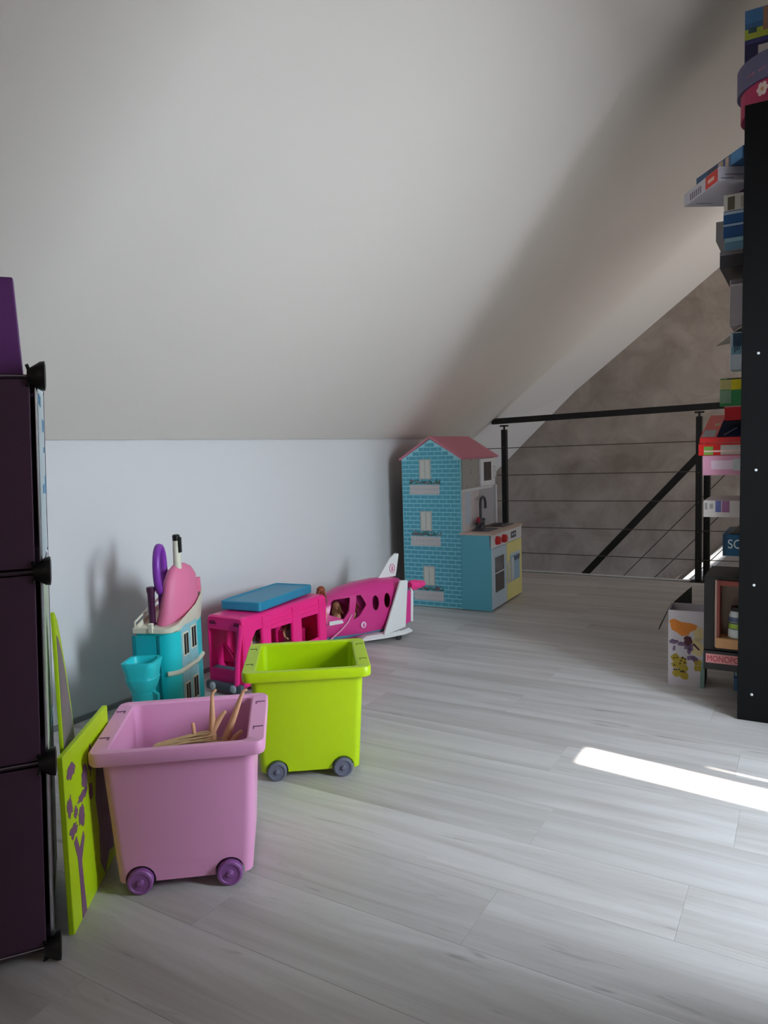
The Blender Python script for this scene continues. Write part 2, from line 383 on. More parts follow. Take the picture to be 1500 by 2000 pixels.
# ------------------------------------------------------------------ dolls
SKIN = M('doll_skin', (226, 172, 132), 0.45)
def hair(parent, c, r, col, n=60, ln=.07, axis=(0, 0, -1), name='hair'):
    m = M('hair_%d_%d_%d' % col, col, 0.45, 0.25, 60)
    b = NB(); c = Vector(c); ax = Vector(axis).normalized()
    t = bmesh.new(); bmesh.ops.create_icosphere(t, subdivisions=2, radius=r * 1.06); merge(b, t, Matrix.Translation(c - ax * r * .18))
    for i in range(n):
        u = Vector((random.gauss(0, 1), random.gauss(0, 1), random.gauss(0, 1))).normalized()
        p0 = c + u * r * .95; p1 = p0 + u * r * .4 + ax * ln * random.uniform(.3, .6); p2 = p1 + ax * ln * random.uniform(.3, .6) + u * r * random.uniform(-.2, .5)
        tube(b, [p0, p1, p2], [.0022, .002, .001], 4)
    o = obj(name, b, m, parent, True, 60); o['kind'] = 'stuff'; return o
def face(parent, c, r, fwd, up):
    f = Vector(fwd).normalized(); u = Vector(up).normalized(); s = f.cross(u); c = Vector(c)
    b = NB()
    for sg in (-1, 1):
        t = bmesh.new(); bmesh.ops.create_icosphere(t, subdivisions=1, radius=r * .17); merge(b, t, Matrix.Translation(c + f * r * .86 + s * sg * r * .36 + u * r * .1))
    obj('eyes', b, M('doll_eye', (40, 34, 40), 0.2), parent)
    b = NB(); t = bmesh.new(); bmesh.ops.create_icosphere(t, subdivisions=1, radius=r * .16); merge(b, t, Matrix.Translation(c + f * r * .9 - u * r * .42)); obj('mouth', b, M('doll_lip', (200, 70, 90), 0.4), parent)
def doll(name, label, P, col=None, hcol=(205, 160, 90), haxis=(0, 0, -1), hlen=.08, fwd=(0, -1, 0), up=(0, 0, 1), cloth=(220, 60, 120), loc=None, group=None):
    """P: dict of joints pelvis, chest, neck, head, and chains legL, legR, armL, armR (lists)"""
    base = loc if loc else tuple(P['pelvis'])
    t = thing(name, label, 'doll', base, 0, group); B = Vector(base)
    V = []; Ed = []; Rr = []
    def add(p, r, prev):
        V.append(Vector(p) - B); Rr.append(r)
        if prev is not None: Ed.append((prev, len(V) - 1))
        return len(V) - 1
    pe = add(P['pelvis'], .017, None); ws = add((Vector(P['pelvis']) + Vector(P['chest'])) / 2, .0115, pe); ch = add(P['chest'], .016, ws); nk = add(P['neck'], .0065, ch)
    hd = add((Vector(P['neck']) * .4 + Vector(P['head']) * .6), .012, nk); add(P['head'], .0155, hd)
    for k in ('legL', 'legR'):
        pr = pe; rad = (.0112, .0078, .0050, .0042, .0034)
        for i, p in enumerate(P[k]): pr = add(p, rad[min(i, 4)], pr)
    for k in ('armL', 'armR'):
        pr = ch; rad = (.007, .0055, .0045, .004)
        for i, p in enumerate(P[k]): pr = add(p, rad[min(i, 3)], pr)
    me = skin(V, Ed, Rr, 2); body = link('body', me, SKIN, t)
    hc = Vector(P['head']) - B
    b = NB(); s = bmesh.new(); bmesh.ops.create_uvsphere(s, u_segments=16, v_segments=12, radius=.0185); merge(b, s, Matrix.Translation(hc)); obj('head', b, SKIN, t, True, 80)
    hair(t, hc, .0195, hcol, 55, hlen, haxis); face(t, hc, .0185, fwd, up)
    if cloth:
        b = NB(); a = Vector(P['pelvis']) - B; c = Vector(P['chest']) - B; ax = (c - a).normalized()
        q = ax.to_track_quat('Z', 'Y').to_matrix().to_4x4(); Lg = (c - a).length
        lathe(b, [(.026, -.022), (.0225, .0), (.0150, Lg * .5), (.0195, Lg * .85), (.0195, Lg * 1.02), (.009, Lg * 1.1)], 18, Matrix.Translation(a) @ q)
        obj('dress', b, M('doll_dress_%d_%d_%d' % cloth, cloth, 0.7), t, True, 60)
    return t
def mix(a, b, f): return Vector(a) * (1 - f) + Vector(b) * f
# three dolls head down in the pink bin (feet measured against the bin centre plane)
doll('fashion_doll', 'doll upside down in pink bin with one tall leg straight up at centre', dict(
    pelvis=(-1.236, 1.246, .262), chest=(-1.262, 1.232, .205), neck=(-1.275, 1.226, .175), head=(-1.285, 1.222, .150),
    legL=[(-1.230, 1.251, .280), (-1.228, 1.252, .338), (-1.227, 1.2535, .385), (-1.226, 1.254, .400), (-1.219, 1.262, .409)],
    legR=[(-1.243, 1.240, .276), (-1.218, 1.260, .330), (-1.206, 1.268, .350), (-1.201, 1.272, .356)],
    armL=[(-1.262, 1.227, .220), (-1.262, 1.226, .290), (-1.265, 1.224, .333)], armR=[(-1.272, 1.245, .215), (-1.30, 1.25, .25), (-1.32, 1.24, .27)]),
    hcol=(190, 150, 100), cloth=(150, 110, 80), fwd=(0, -1, 0), up=(0, 0, -1))
doll('fashion_doll', 'doll upside down in pink bin with bent leg leaning right', dict(
    pelvis=(-1.215, 1.266, .245), chest=(-1.235, 1.30, .195), neck=(-1.24, 1.315, .170), head=(-1.245, 1.325, .145),
    legL=[(-1.211, 1.267, .270), (-1.188, 1.284, .338), (-1.172, 1.296, .390), (-1.168, 1.299, .401), (-1.160, 1.305, .404)],
    legR=[(-1.206, 1.27, .258), (-1.185, 1.286, .290), (-1.176, 1.292, .300), (-1.172, 1.295, .303)],
    armL=[(-1.22, 1.30, .20), (-1.19, 1.30, .23), (-1.165, 1.30, .26)], armR=[(-1.25, 1.31, .20), (-1.26, 1.34, .23), (-1.27, 1.35, .25)]),
    hcol=(120, 84, 56), cloth=(80, 60, 70), fwd=(0, -1, 0), up=(0, 0, -1))
doll('fashion_doll', 'blonde haired doll lying flat along the left of the pink bin', dict(
    pelvis=(-1.232, 1.222, .262), chest=(-1.278, 1.192, .268), neck=(-1.298, 1.180, .271), head=(-1.316, 1.168, .274),
    legL=[(-1.218, 1.232, .260), (-1.18, 1.262, .242), (-1.155, 1.28, .236)], legR=[(-1.222, 1.220, .258), (-1.19, 1.235, .245), (-1.165, 1.25, .238)],
    armL=[(-1.278, 1.207, .274), (-1.25, 1.24, .285), (-1.225, 1.26, .292)], armR=[(-1.272, 1.177, .268), (-1.24, 1.17, .275), (-1.21, 1.18, .280)]),
    hcol=(206, 172, 128), haxis=(.8, .62, .05), hlen=.13, cloth=(214, 200, 190), fwd=(0, -.3, 1), up=(-.8, -.6, 0))
# clutter filling the pink bin below the dolls: a folded blanket
b = NB(); R0 = []
for k, z in enumerate((.034, .14, .20, .235)):
    ww = (.262, .272, .272, .22)[k]; dd = (.235, .245, .245, .19)[k]
    R0.append([(p[0] + random.uniform(-.004, .004), p[1] + random.uniform(-.004, .004), z + (random.uniform(-.012, .012) if k == 3 else 0)) for p in rrect(ww, dd, .03, z, 4, 0, .131)])
loft(b, R0); bl = obj('blanket', b, M('blanket_taupe', (120, 96, 92), 0.9, 0.2, 30), None, True, 60)
bl.location = (-1.196, 1.113, 0); bl.rotation_euler = (0, 0, math.radians(38)); tag(bl, 'taupe crumpled cloth under the dolls in the pink bin', 'cloth')

# ------------------------------------------------------------------ turquoise ship toy house
TQ = M('turquoise_plastic', (30, 214, 222), 0.35, 0.03); TQL = M('pale_turquoise_print', (150, 205, 215), 0.4, 0.25, 40)
CREAM = M('cream_plastic', (232, 228, 206), 0.4); PKS = M('pink_toy', (240, 128, 168), 0.5, 0.05, bump=0.2, bscale=120)
PURP = M('purple_toy', (140, 60, 180), 0.35); DKP = M('aubergine_toy', (74, 26, 66), 0.4)
DARK = M('dark_opening', (22, 26, 28), 0.6)
ship = thing('toy_ship_house', 'turquoise toy ship house with pink mound and purple ring on its deck', 'toy house', (-1.868, 1.742, 0), math.radians(20))
# local: x left(-)..right(0), y away
def shp(w0, L0, z): # outline with rounded front-right corner and a pointed far end
    pts = []
    xl = -w0
    for i in range(7):
        a = -PI / 2 + PI / 2 * i / 6; pts.append((-.045 + .045 * math.cos(a), .045 + .045 * math.sin(a), z))
    pts += [(-.002, L0 * .55, z), (-.02, L0 * .82, z), (-.05, L0, z), (xl + .02, L0, z), (xl, L0 * .9, z), (xl, .0, z)]
    return pts
b = NB(); loft(b, [shp(.138, .32, 0.0), [(p[0], p[1], p[2] + .26 * max(0, p[1])) for p in shp(.138, .32, .362)]]); hull = obj('hull', b, TQ, ship, True, 30)
b = NB()
for x0, x1 in ((-.155, -.145), (-.062, -.052)): box(b, x0, x1, -.004, .003, .02, .355, .001)
obj('corner_rib', b, M('turquoise_dark', (14, 140, 152), 0.4), ship)
b = NB(); box(b, -.143, -.064, -.0025, .001, .02, .352, .001); obj('front_panel', b, M('turquoise_mid', (20, 190, 202), 0.4), ship)
def scale_ring(r, f, dz):
    cx, cy = -.085, .16
    return [(cx + (p[0] - cx) * f, cy + (p[1] - cy) * f, p[2] + dz) for p in r]
b = NB(); r = shp(.138, .32, .362)
def sheer(ring, add=0.0): return [(p[0], p[1], p[2] + .26 * max(0, p[1]) + add) for p in ring]
loft(b, [scale_ring(r, 1.0, 0), sheer(scale_ring(r, 1.09, .004)), sheer(scale_ring(r, 1.10, .020)), sheer(scale_ring(r, 1.04, .022)), sheer(scale_ring(r, 1.02, .006))])
obj('deck_rim', b, CREAM, ship, True, 30)
b = NB(); r2 = [(p[0], p[1], .165) for p in shp(.138, .32, 0)]
# mid trim only along the right side and the rounded corner
pts = [(x + .001, y, .220) for x, y, z in shp(.138, .32, 0)[4:9]]
tube(b, [(-.03, -.001, .220)] + pts, .009, 8); obj('side_trim', b, CREAM, ship, True, 60)
b = NB(); box(b, -.001, .0015, .05, .18, .0, .21); box(b, -.001, .0015, .05, .18, .23, .374); o = obj('side_print', b, TQL, ship)
for (y0, z0) in ((.062, .265), (.062, .085), (.125, .275), (.125, .09)):
    b = NB(); box(b, .0, .004, y0, y0 + .042, z0, z0 + .085, .0012); f = obj('window_frame', b, CREAM, ship)
    b = NB(); box(b, .0035, .0050, y0 + .005, y0 + .0185, z0 + .006, z0 + .079); box(b, .0035, .0050, y0 + .0235, y0 + .037, z0 + .006, z0 + .079); obj('window_opening', b, DARK, f)
# deck toys
b = NB()
rings = []
for z, cx, cy, rx, ry in ((.364, -.066, .165, .058, .130), (.42, -.058, .168, .049, .124), (.47, -.053, .170, .043, .118), (.53, -.049, .170, .038, .102), (.562, -.048, .165, .029, .072), (.578, -.047, .16, .016, .040), (.582, -.047, .158, .006, .014)):
    rings.append([(cx + rx * math.cos(2 * PI * i / 24), cy + ry * math.sin(2 * PI * i / 24), z) for i in range(24)])
loft(b, rings); md = obj('pink_mound', b, PKS, ship, True, 60)
b = NB(); prism(b, [(-.03, 0), (.032, 0), (.03, .055), (.012, .052), (-.02, .02)], .03, tf((-.052, .262, .455), (0, 0, math.radians(15))), .004); obj('mound_peak', b, PKS, md, True)
b = NB(); n = 28
ring = [(-.082, .085 + .046 * math.cos(2 * PI * i / n), .572 + .082 * math.sin(2 * PI * i / n)) for i in range(n)]
tube(b, ring, .0105, 8, True); b.transform(Matrix.Translation((-.082, .085, .572)) @ Matrix.Diagonal((1.3, 1, 1, 1)) @ Matrix.Translation((.082, -.085, -.572))); b.transform(Matrix.Translation((-.082, .085, .572)) @ Matrix.Rotation(math.radians(12), 4, 'Z') @ Matrix.Translation((.082, -.085, -.572)))
obj('purple_ring', b, PURP, ship, True, 60)
b = NB(); box(b, -.088, -.076, .07, .10, .38, .492, .003); obj('ring_stem', b, PURP, ship)
b = NB(); lathe(b, [(.0150, .54), (.0130, .668)], 16, tf((-.040, .135, 0))); ch = obj('funnel', b, CREAM, ship, True)
b = NB(); lathe(b, [(.0130, .668), (.0135, .686), (.010, .690)], 16, tf((-.040, .135, 0))); box(b, -.0285, -.024, .125, .145, .625, .680, .001); obj('funnel_cap', b, M('toy_black', (20, 22, 20), 0.4), ch, True)
b = NB(); lathe(b, [(.016, .372), (.016, .385), (.0115, .387), (.0125, .492), (.015, .50), (.015, .514), (.010, .516)], 16, tf((-.104, .052, 0))); obj('mast', b, DKP, ship, True)
b = NB(); tube(b, [(-.141, .0, .402), (-.144, .12, .434), (-.139, .28, .475)], .004, 6)
for y in (0.0, .07, .14, .21, .28): tube(b, [(-.141, y, .37 + .26 * y), (-.142, y, .403 + .26 * y)], .003, 6)
obj('deck_railing', b, CREAM, ship)
b = NB(); box(b, -.085, -.068, -.020, -.006, .368, .402, .003); obj('bow_post', b, CREAM, ship)

cup = thing('toy_goblet_tower', 'turquoise goblet shaped toy tower in front of the toy ship', 'toy', (-1.915, 1.640, 0), math.radians(28))
b = NB()
rings = [rrect(.084, .084, .03, 0.0), rrect(.082, .082, .03, .012), rrect(.074, .074, .032, .03), rrect(.072, .072, .032, .175), rrect(.078, .078, .034, .182), rrect(.076, .076, .034, .190), rrect(.086, .086, .036, .200), rrect(.098, .098, .036, .220), rrect(.103, .103, .034, .236), rrect(.099, .099, .032, .240),
         rrect(.100, .100, .030, .252), rrect(.108, .108, .026, .276), rrect(.112, .112, .022, .290), rrect(.110, .110, .020, .294), rrect(.090, .090, .020, .294), rrect(.080, .080, .02, .262), rrect(.06, .06, .02, .225)]
loft(b, rings); obj('tower', b, M('turquoise_goblet', (44, 216, 224), 0.42, 0.06, 20, bump=0.5, bscale=60), cup, True, 35)
b = NB(); tube(b, [(.034, -.012, .192), (.054, -.014, .180), (.054, -.014, .145), (.034, -.012, .13)], .006, 8); obj('handle', b, MATS['turquoise_goblet'], cup, True)

# ------------------------------------------------------------------ pink toy bus
HOT = M('hot_pink_plastic', (255, 42, 140), 0.3, 0.03); HOTD = M('magenta_interior', (206, 22, 96), 0.45)
bus = thing('toy_camper_bus', 'hot pink toy camper bus with open windscreen along the wall', 'toy bus', (-2.03, 2.16, 0))
b = NB(); W2 = .098; Lb = .585
def busring(y, z0=.026, z1=.318, w=W2, r=.022):
    return [(p[0], y, p[1] + (z0 + z1) / 2) for p in [(q[0], q[1]) for q in rrect(2 * w, z1 - z0, r, 0, 4)]]
loft(b, [busring(0.004, .03, .312, W2 - .006, .018), busring(.012, .026, .318), busring(Lb - .012, .026, .308), busring(Lb, .03, .302, W2 - .006, .018)])
body = obj('body', b, HOT, bus, True, 35)
c = NB(); box(c, -W2 + .008, W2 - .008, .010, Lb - .012, .040, .296, 0.004); cut(body, c)
# windscreen wraps from the front to the front side; side windows
c = NB(); prism(c, [(-.088, .098), (.058, .098), (.062, .262), (-.088, .262)], .06, tf((0, -.03, 0)))
cut(body, c)
def ysec(pts):  # polygon in (y,z) on the right side, extruded along x
    t = NB(); prism(t, pts, .06); t.transform(Matrix.Translation((W2 - .03, 0, 0)) @ Matrix.Rotation(PI / 2, 4, 'Z') @ Matrix.Diagonal((1, -1, 1, 1)))
    bmesh.ops.reverse_faces(t, faces=list(t.faces)); return t
for poly in ([(.016, .085), (.030, .160), (.050, .215), (.080, .252), (.115, .256), (.115, .085)], [(.176, .085), (.176, .236), (.318, .232), (.318, .085)], [(.388, .120), (.388, .236), (.515, .232), (.515, .120)]):
    cut(body, ysec(poly))
for y0, y1, z0, z1 in ((.120, .170, .05, .30), (.322, .382, .05, .30), (.520, .574, .05, .296)):
    b = NB(); box(b, W2 - .001, W2 + .0035, y0, y1, z0, z1, .0015); obj('side_pillar', b, HOT, bus)
b = NB(); box(b, W2 - .001, W2 + .004, .12, .575, .247, .254, .001); box(b, W2 - .001, W2 + .004, .12, .575, .268, .274, .001); obj('side_moulding', b, HOT, bus)
b = NB(); tube(b, [(.092, -.001, .29), (.088, -.006, .24), (.078, -.010, .17), (.070, -.012, .09), (.066, -.010, .04)], [.010, .010, .011, .012, .012], 8); obj('windscreen_pillar', b, HOT, bus, True)
b = NB(); box(b, -.09, .09, .012, .06, .045, .092, .004); box(b, -.09, .09, .02, .05, .088, .097, .002); obj('dashboard', b, M('dash_blue', (120, 170, 200), 0.5), bus)
b = NB(); box(b, -.03, .03, -.012, .0, 0, 0); b.free()
b = NB(); prism(b, [(-.09, .10), (.0, .10), (-.03, .118), (-.07, .165), (-.09, .18)], .012, tf((0, .085, 0)), .003); box(b, -.03, .0, .085, .097, .10, .262, .004); obj('seat_frame', b, HOTD, bus)
for q in ((-.089, .089, .10, .16, .12), (-.089, .089, .30, .40, .11), (-.089, .0, .45, .55, .15)):
    b = NB(); box(b, q[0], q[1], q[2], q[3], .041, q[4], .008); obj('seat', b, HOTD, bus)
b = NB(); box(b, -.096, .096, -.022, .006, .012, .05, .010); obj('front_bumper', b, M('bus_grey', (84, 88, 100), 0.4), bus, True)
for x in (-.055, .055):
    b = NB(); lathe(b, [(.016, 0), (.016, .004), (.012, .007)], 20, tf((x, -.020, .032), (PI / 2, 0, 0))); obj('headlight', b, M('lamp_clear', (190, 196, 206), 0.2), bus, True)
for y in (.10, .47):
    for sx in (-1, 1):
        b = NB(); lathe(b, [(.012, .0), (.034, .0), (.036, .004), (.036, .018), (.033, .022), (.016, .022), (.012, .018)], 24, tf((sx * (W2 - .022), y, .036), (0, sx * PI / 2, 0)))
        obj('wheel', b, M('tyre_dark', (40, 40, 46), 0.6), bus, True, 35)
b = NB()
for x in (-.075, .055):   # eyelash decals above the windscreen
    for i in range(4): box(b, x + i * .008 - .002, x + i * .008 + .001, .0015, .006, .286 + (i % 2) * .003, .296 + (i % 2) * .002)
    box(b, x - .004, x + .030, .0015, .006, .283, .287)
obj('eyelash_decal', b, M('decal_dark', (90, 10, 50), 0.6), bus)
def sitting_doll(name, label, loc, rz, hcol, cloth, tall=.115):
    c, s = math.cos(rz), math.sin(rz); LX = Vector(loc)
    def g(x, y, z): return LX + Vector((c * x - s * y, s * x + c * y, z))
    return doll(name, label, dict(pelvis=g(0, 0, .018), chest=g(0, .006, .018 + tall * .5), neck=g(0, .004, .018 + tall * .68), head=g(0, 0, .018 + tall * .9),
        legL=[g(-.012, -.02, .016), g(-.013, -.05, .014), g(-.013, -.065, .012)], legR=[g(.012, -.02, .016), g(.013, -.05, .014), g(.013, -.065, .012)],
        armL=[g(-.02, 0, .018 + tall * .5), g(-.026, -.015, .05), g(-.022, -.04, .045)], armR=[g(.02, 0, .018 + tall * .5), g(.026, -.015, .05), g(.022, -.04, .045)]),
        hcol=hcol, cloth=cloth, fwd=(s, -c, 0), hlen=.05, haxis=(-s * .4, c * .4, -1), loc=tuple(LX))
sitting_doll('seated_doll', 'brown haired doll sitting behind the middle window of the pink bus', (-1.985, 2.515, .111), math.radians(70), (110, 70, 50), (150, 140, 160), .115)
sitting_doll('seated_doll', 'dark haired doll sitting behind the front side window of the bus', (-1.985, 2.295, .121), math.radians(60), (70, 40, 40), (176, 170, 178), .10)
b = NB(); rings = [rrect(.19, .45, .012, 0.0), rrect(.196, .456, .014, .004), rrect(.196, .456, .014, .034), rrect(.190, .45, .012, .038), rrect(.182, .442, .010, .038), rrect(.178, .438, .010, .034)]
loft(b, rings); tr = obj('blue_tray', b, M('blue_tray_plastic', (38, 142, 178), 0.4), None, True, 35)
tr.location = (-2.065, 2.49, .3175); tr.rotation_euler = (math.radians(-0.9), 0, math.radians(8)); tag(tr, 'blue plastic pool tray lying upside down on the pink bus roof', 'tray')

# ------------------------------------------------------------------ pink toy plane
PLP = M('plane_pink', (214, 58, 138), 0.3, 0.03); PLW = M('plane_white', (228, 228, 226), 0.4, 0.03)
pl = thing('toy_plane', 'pink toy plane with white tail fin and wing beside the dollhouse', 'toy plane', (-2.105, 2.785, 0), math.atan2(.904, .427))
# local x along fuselage (tail at +x), y to the wall side; camera side is y=-.08.. (n = (.904,-.427) => -y)
prof = [(-.02, .155, .02, .02), (.0, .15, .045, .06), (.05, .145, .068, .092), (.12, .150, .080, .112), (.20, .162, .088, .130), (.30, .168, .092, .140), (.42, .172, .092, .142), (.52, .18, .085, .128), (.56, .20, .065, .10), (.60, .215, .03, .05)]
def fus(x, zc, hw, hh, n=28):
    out = []
    for i in range(n):
        a = 2 * PI * i / n; ca, sa = math.cos(a), math.sin(a); e = .72
        out.append((x, hw * math.copysign(abs(ca) ** e, ca), zc + hh * math.copysign(abs(sa) ** e, sa)))
    return out
b = NB(); loft(b, [fus(*p) for p in prof]); fb = obj('fuselage', b, PLP, pl, True, 40)
c = NB(); loft(c, [fus(x, zc, hw - .007, hh - .007) for x, zc, hw, hh in prof[1:-1]]); cut(fb, c, smooth=True)
def wpoly(pts):
    t = NB(); prism(t, pts, .07, tf((0, -.125, 0))); return t
for poly in ([(.128, .248), (.225, .252), (.212, .188), (.182, .150), (.105, .182)], [(.262, .256), (.287, .255), (.312, .205), (.268, .152), (.235, .140)]):
    cut(fb, wpoly(poly), smooth=True)
for cx, cz in ((.368, .206), (.440, .208)):
    cut(fb, wpoly([(cx + .020 * math.cos(2 * PI * i / 16), cz + .038 * math.sin(2 * PI * i / 16)) for i in range(16)]), smooth=True)
b = NB(); box(b, .09, .50, -.07, .07, .05, .066, .004); obj('cabin_floor', b, M('cabin_teal', (60, 120, 140), 0.5), pl)
b = NB(); box(b, .10, .19, -.085, -.078, .13, .15, .003); obj('window_sill', b, PLW, pl)
b = NB(); tube(b, [(.10, -.085, .06), (.16, -.091, .10), (.20, -.0945, .135), (.225, -.092, .17)], .004, 6); obj('door_seam', b, M('plane_pale', (236, 150, 190), 0.4), pl)
b = NB(); lathe(b, [(.016, 0), (.016, .003)], 20, tf((.290, -.0915, .107), (PI / 2, 0, 0))); em = obj('emblem', b, M('emblem_white', (228, 190, 214), 0.5), pl)
b = NB(); prism(b, [(.284, .097), (.288, .116), (.296, .112), (.294, .104), (.298, .099)], .001, tf((0, -.0955, 0))); obj('emblem_profile', b, PLP, em)
# white wing folded down, slab with thickness
b = NB(); prism(b, [(.506, .306), (.551, .302), (.530, .062), (.394, .040), (.412, .085)], .016, tf((0, -.120, 0)), .004); obj('wing', b, PLW, pl)
b = NB(); prism(b, [(.553, .248), (.575, .244), (.568, .085), (.530, .07)], .012, tf((0, -.112, 0)), .003); obj('wing_panel', b, PLP, pl)
b = NB(); prism(b, [(.574, .262), (.588, .236), (.580, .080), (.566, .085), (.572, .235)], .018, tf((0, -.116, 0)), .003); obj('wing_rim', b, PLW, pl)
b = NB(); loft(b, [[(x, y, z) for x, y in ((.27, -.10), (.40, -.125), (.52, -.125), (.585, -.10), (.59, .05), (.45, .09), (.30, .07))] for z in (.026, .034)] + [[(x, y, .046) for x, y in ((.31, -.09), (.42, -.112), (.52, -.112), (.57, -.09), (.575, .04), (.45, .075), (.33, .06))]]); obj('base', b, PLW, pl, True, 30)
b = NB(); prism(b, [(.442, .305), (.556, .308), (.580, .425), (.556, .428), (.522, .405)], .014, tf((0, -.007, 0)), .004); tf_ = obj('tail_fin', b, PLW, pl)
b = NB(); n = 20; tube(b, [(.532 + .016 * math.cos(2 * PI * i / n), -.0078, .352 + .022 * math.sin(2 * PI * i / n)) for i in range(n)], .0022, 5, True); prism(b, [(.526, .338), (.53, .366), (.538, .360), (.535, .352), (.54, .342)], .001, tf((0, -.0088, 0))); obj('fin_emblem', b, M('emblem_pink', (206, 110, 150), 0.5), tf_)
b = NB(); lathe(b, [(.020, .0), (.027, .008), (.027, .04), (.022, .045), (.021, .07), (.014, .092), (.0, .098)][:-1], 20, tf((.575, -.100, .268), (0, PI / 2, 0))); obj('engine', b, M('engine_pink', (240, 60, 140), 0.3), pl, True, 40)
for x, y in ((.489, -.112), (.47, .06), (.16, 0.0)):
    b = NB(); lathe(b, [(.010, -.008), (.014, -.006), (.014, .006), (.010, .008)], 16, tf((x, y, .014), (PI / 2, 0, 0))); w_ = obj('wheel', b, M('tyre_dark', (40, 40, 46), 0.6), pl, True)
    b = NB(); box(b, x - .004, x + .004, y - .003, y + .003, .014, .05 if x > .3 else .075); obj('wheel_strut', b, PLW, w_)
a0 = math.atan2(.904, .427)
def plw(x, y, z): return Vector((-2.105 + x * math.cos(a0) - y * math.sin(a0), 2.785 + x * math.sin(a0) + y * math.cos(a0), z))
sitting_doll('seated_doll', 'tan doll with light brown hair in the cockpit window of the toy plane', tuple(plw(.178, -.02, .067)), a0 - PI / 2 + .4, (150, 96, 66), (190, 150, 120), .135)
sitting_doll('seated_doll', 'red brown haired doll behind the second plane window', tuple(plw(.27, -.02, .067)), a0 - PI / 2 + .3, (130, 56, 26), (60, 90, 100), .135)
doll('standing_doll', 'auburn haired doll standing between the pink bus and the toy plane', dict(
    pelvis=(-1.990, 2.782, .165), chest=(-1.990, 2.784, .235), neck=(-1.990, 2.784, .272), head=(-1.989, 2.782, .312),
    legL=[(-2.002, 2.782, .15), (-2.002, 2.780, .08), (-2.002, 2.780, .02), (-2.002, 2.772, .008), (-2.002, 2.764, .005)], legR=[(-1.978, 2.782, .15), (-1.978, 2.780, .08), (-1.978, 2.780, .02), (-1.978, 2.772, .008), (-1.978, 2.764, .005)],
    armL=[(-2.010, 2.784, .235), (-2.016, 2.782, .19), (-2.014, 2.777, .15)], armR=[(-1.970, 2.784, .235), (-1.964, 2.782, .19), (-1.966, 2.777, .15)]),
    hcol=(142, 62, 30), cloth=(120, 40, 80), loc=(-1.990, 2.782, 0), hlen=.06)

# ------------------------------------------------------------------ dollhouse play kitchen
kd = thing('dollhouse_play_kitchen', 'turquoise brick dollhouse with pink roof and built in play kitchen', 'play kitchen', (-1.779, 3.945, 0), math.radians(2.5))
MDF = M('teal_board', (92, 172, 192), 0.5, 0.03); MORT = M('brick_mortar_print', (150, 214, 224), 0.5, 0.03); BRK = M('brick_teal_print', (80, 164, 186), 0.5, 0.16, 14)
ROOF = M('roof_pink', (202, 122, 140), 0.55, 0.04); KW = M('kitchen_white', (226, 228, 232), 0.4); KGREY = M('kitchen_grey', (158, 156, 150), 0.6, 0.05)
WOODT = M('counter_wood', (196, 172, 160), 0.5, 0.1, 30); OVB = M('oven_pale_blue', (196, 216, 232), 0.4); YEL = M('door_yellow', (236, 230, 150), 0.45)
WH = -.385; EV = .908; PK = 1.03; DP = .60
b = NB(); prism(b, [(WH, 0.004), (0, 0.004), (0, EV), (WH / 2, PK - .004), (WH, EV)], .012); fp = obj('front_panel', b, MORT, kd)
bh = .0206; bp = .0262; bw = .0455; bpw = .0490; bmesh_full = None
row = 0; z = .012
while z < PK - .02:
    off = -(bpw / 2) * (row % 2); x = WH + off
    while x < 0:
        zc = z + bh
        lim = 0 if zc <= EV - .005 else (zc - (EV - .005)) / (PK - EV) * (-WH / 2)
        xa = max(x + .0018, WH + .003 + lim); xb = min(x + .0018 + bw, -.003 - lim)
        if xb - xa > .008:
            if abs(xb - xa - bw) < 1e-5 and bmesh_full is not None:
                o = bpy.data.objects.new('brick', bmesh_full); COL.objects.link(o)
            else:
                t = NB(); box(t, 0, xb - xa, -.0009, .0008, 0, bh); o = obj('brick', t, BRK)
                if abs(xb - xa - bw) < 1e-5: bmesh_full = o.data
            o.location = (xa, 0, z); o.parent = fp
        x += bpw
    row += 1; z += bp
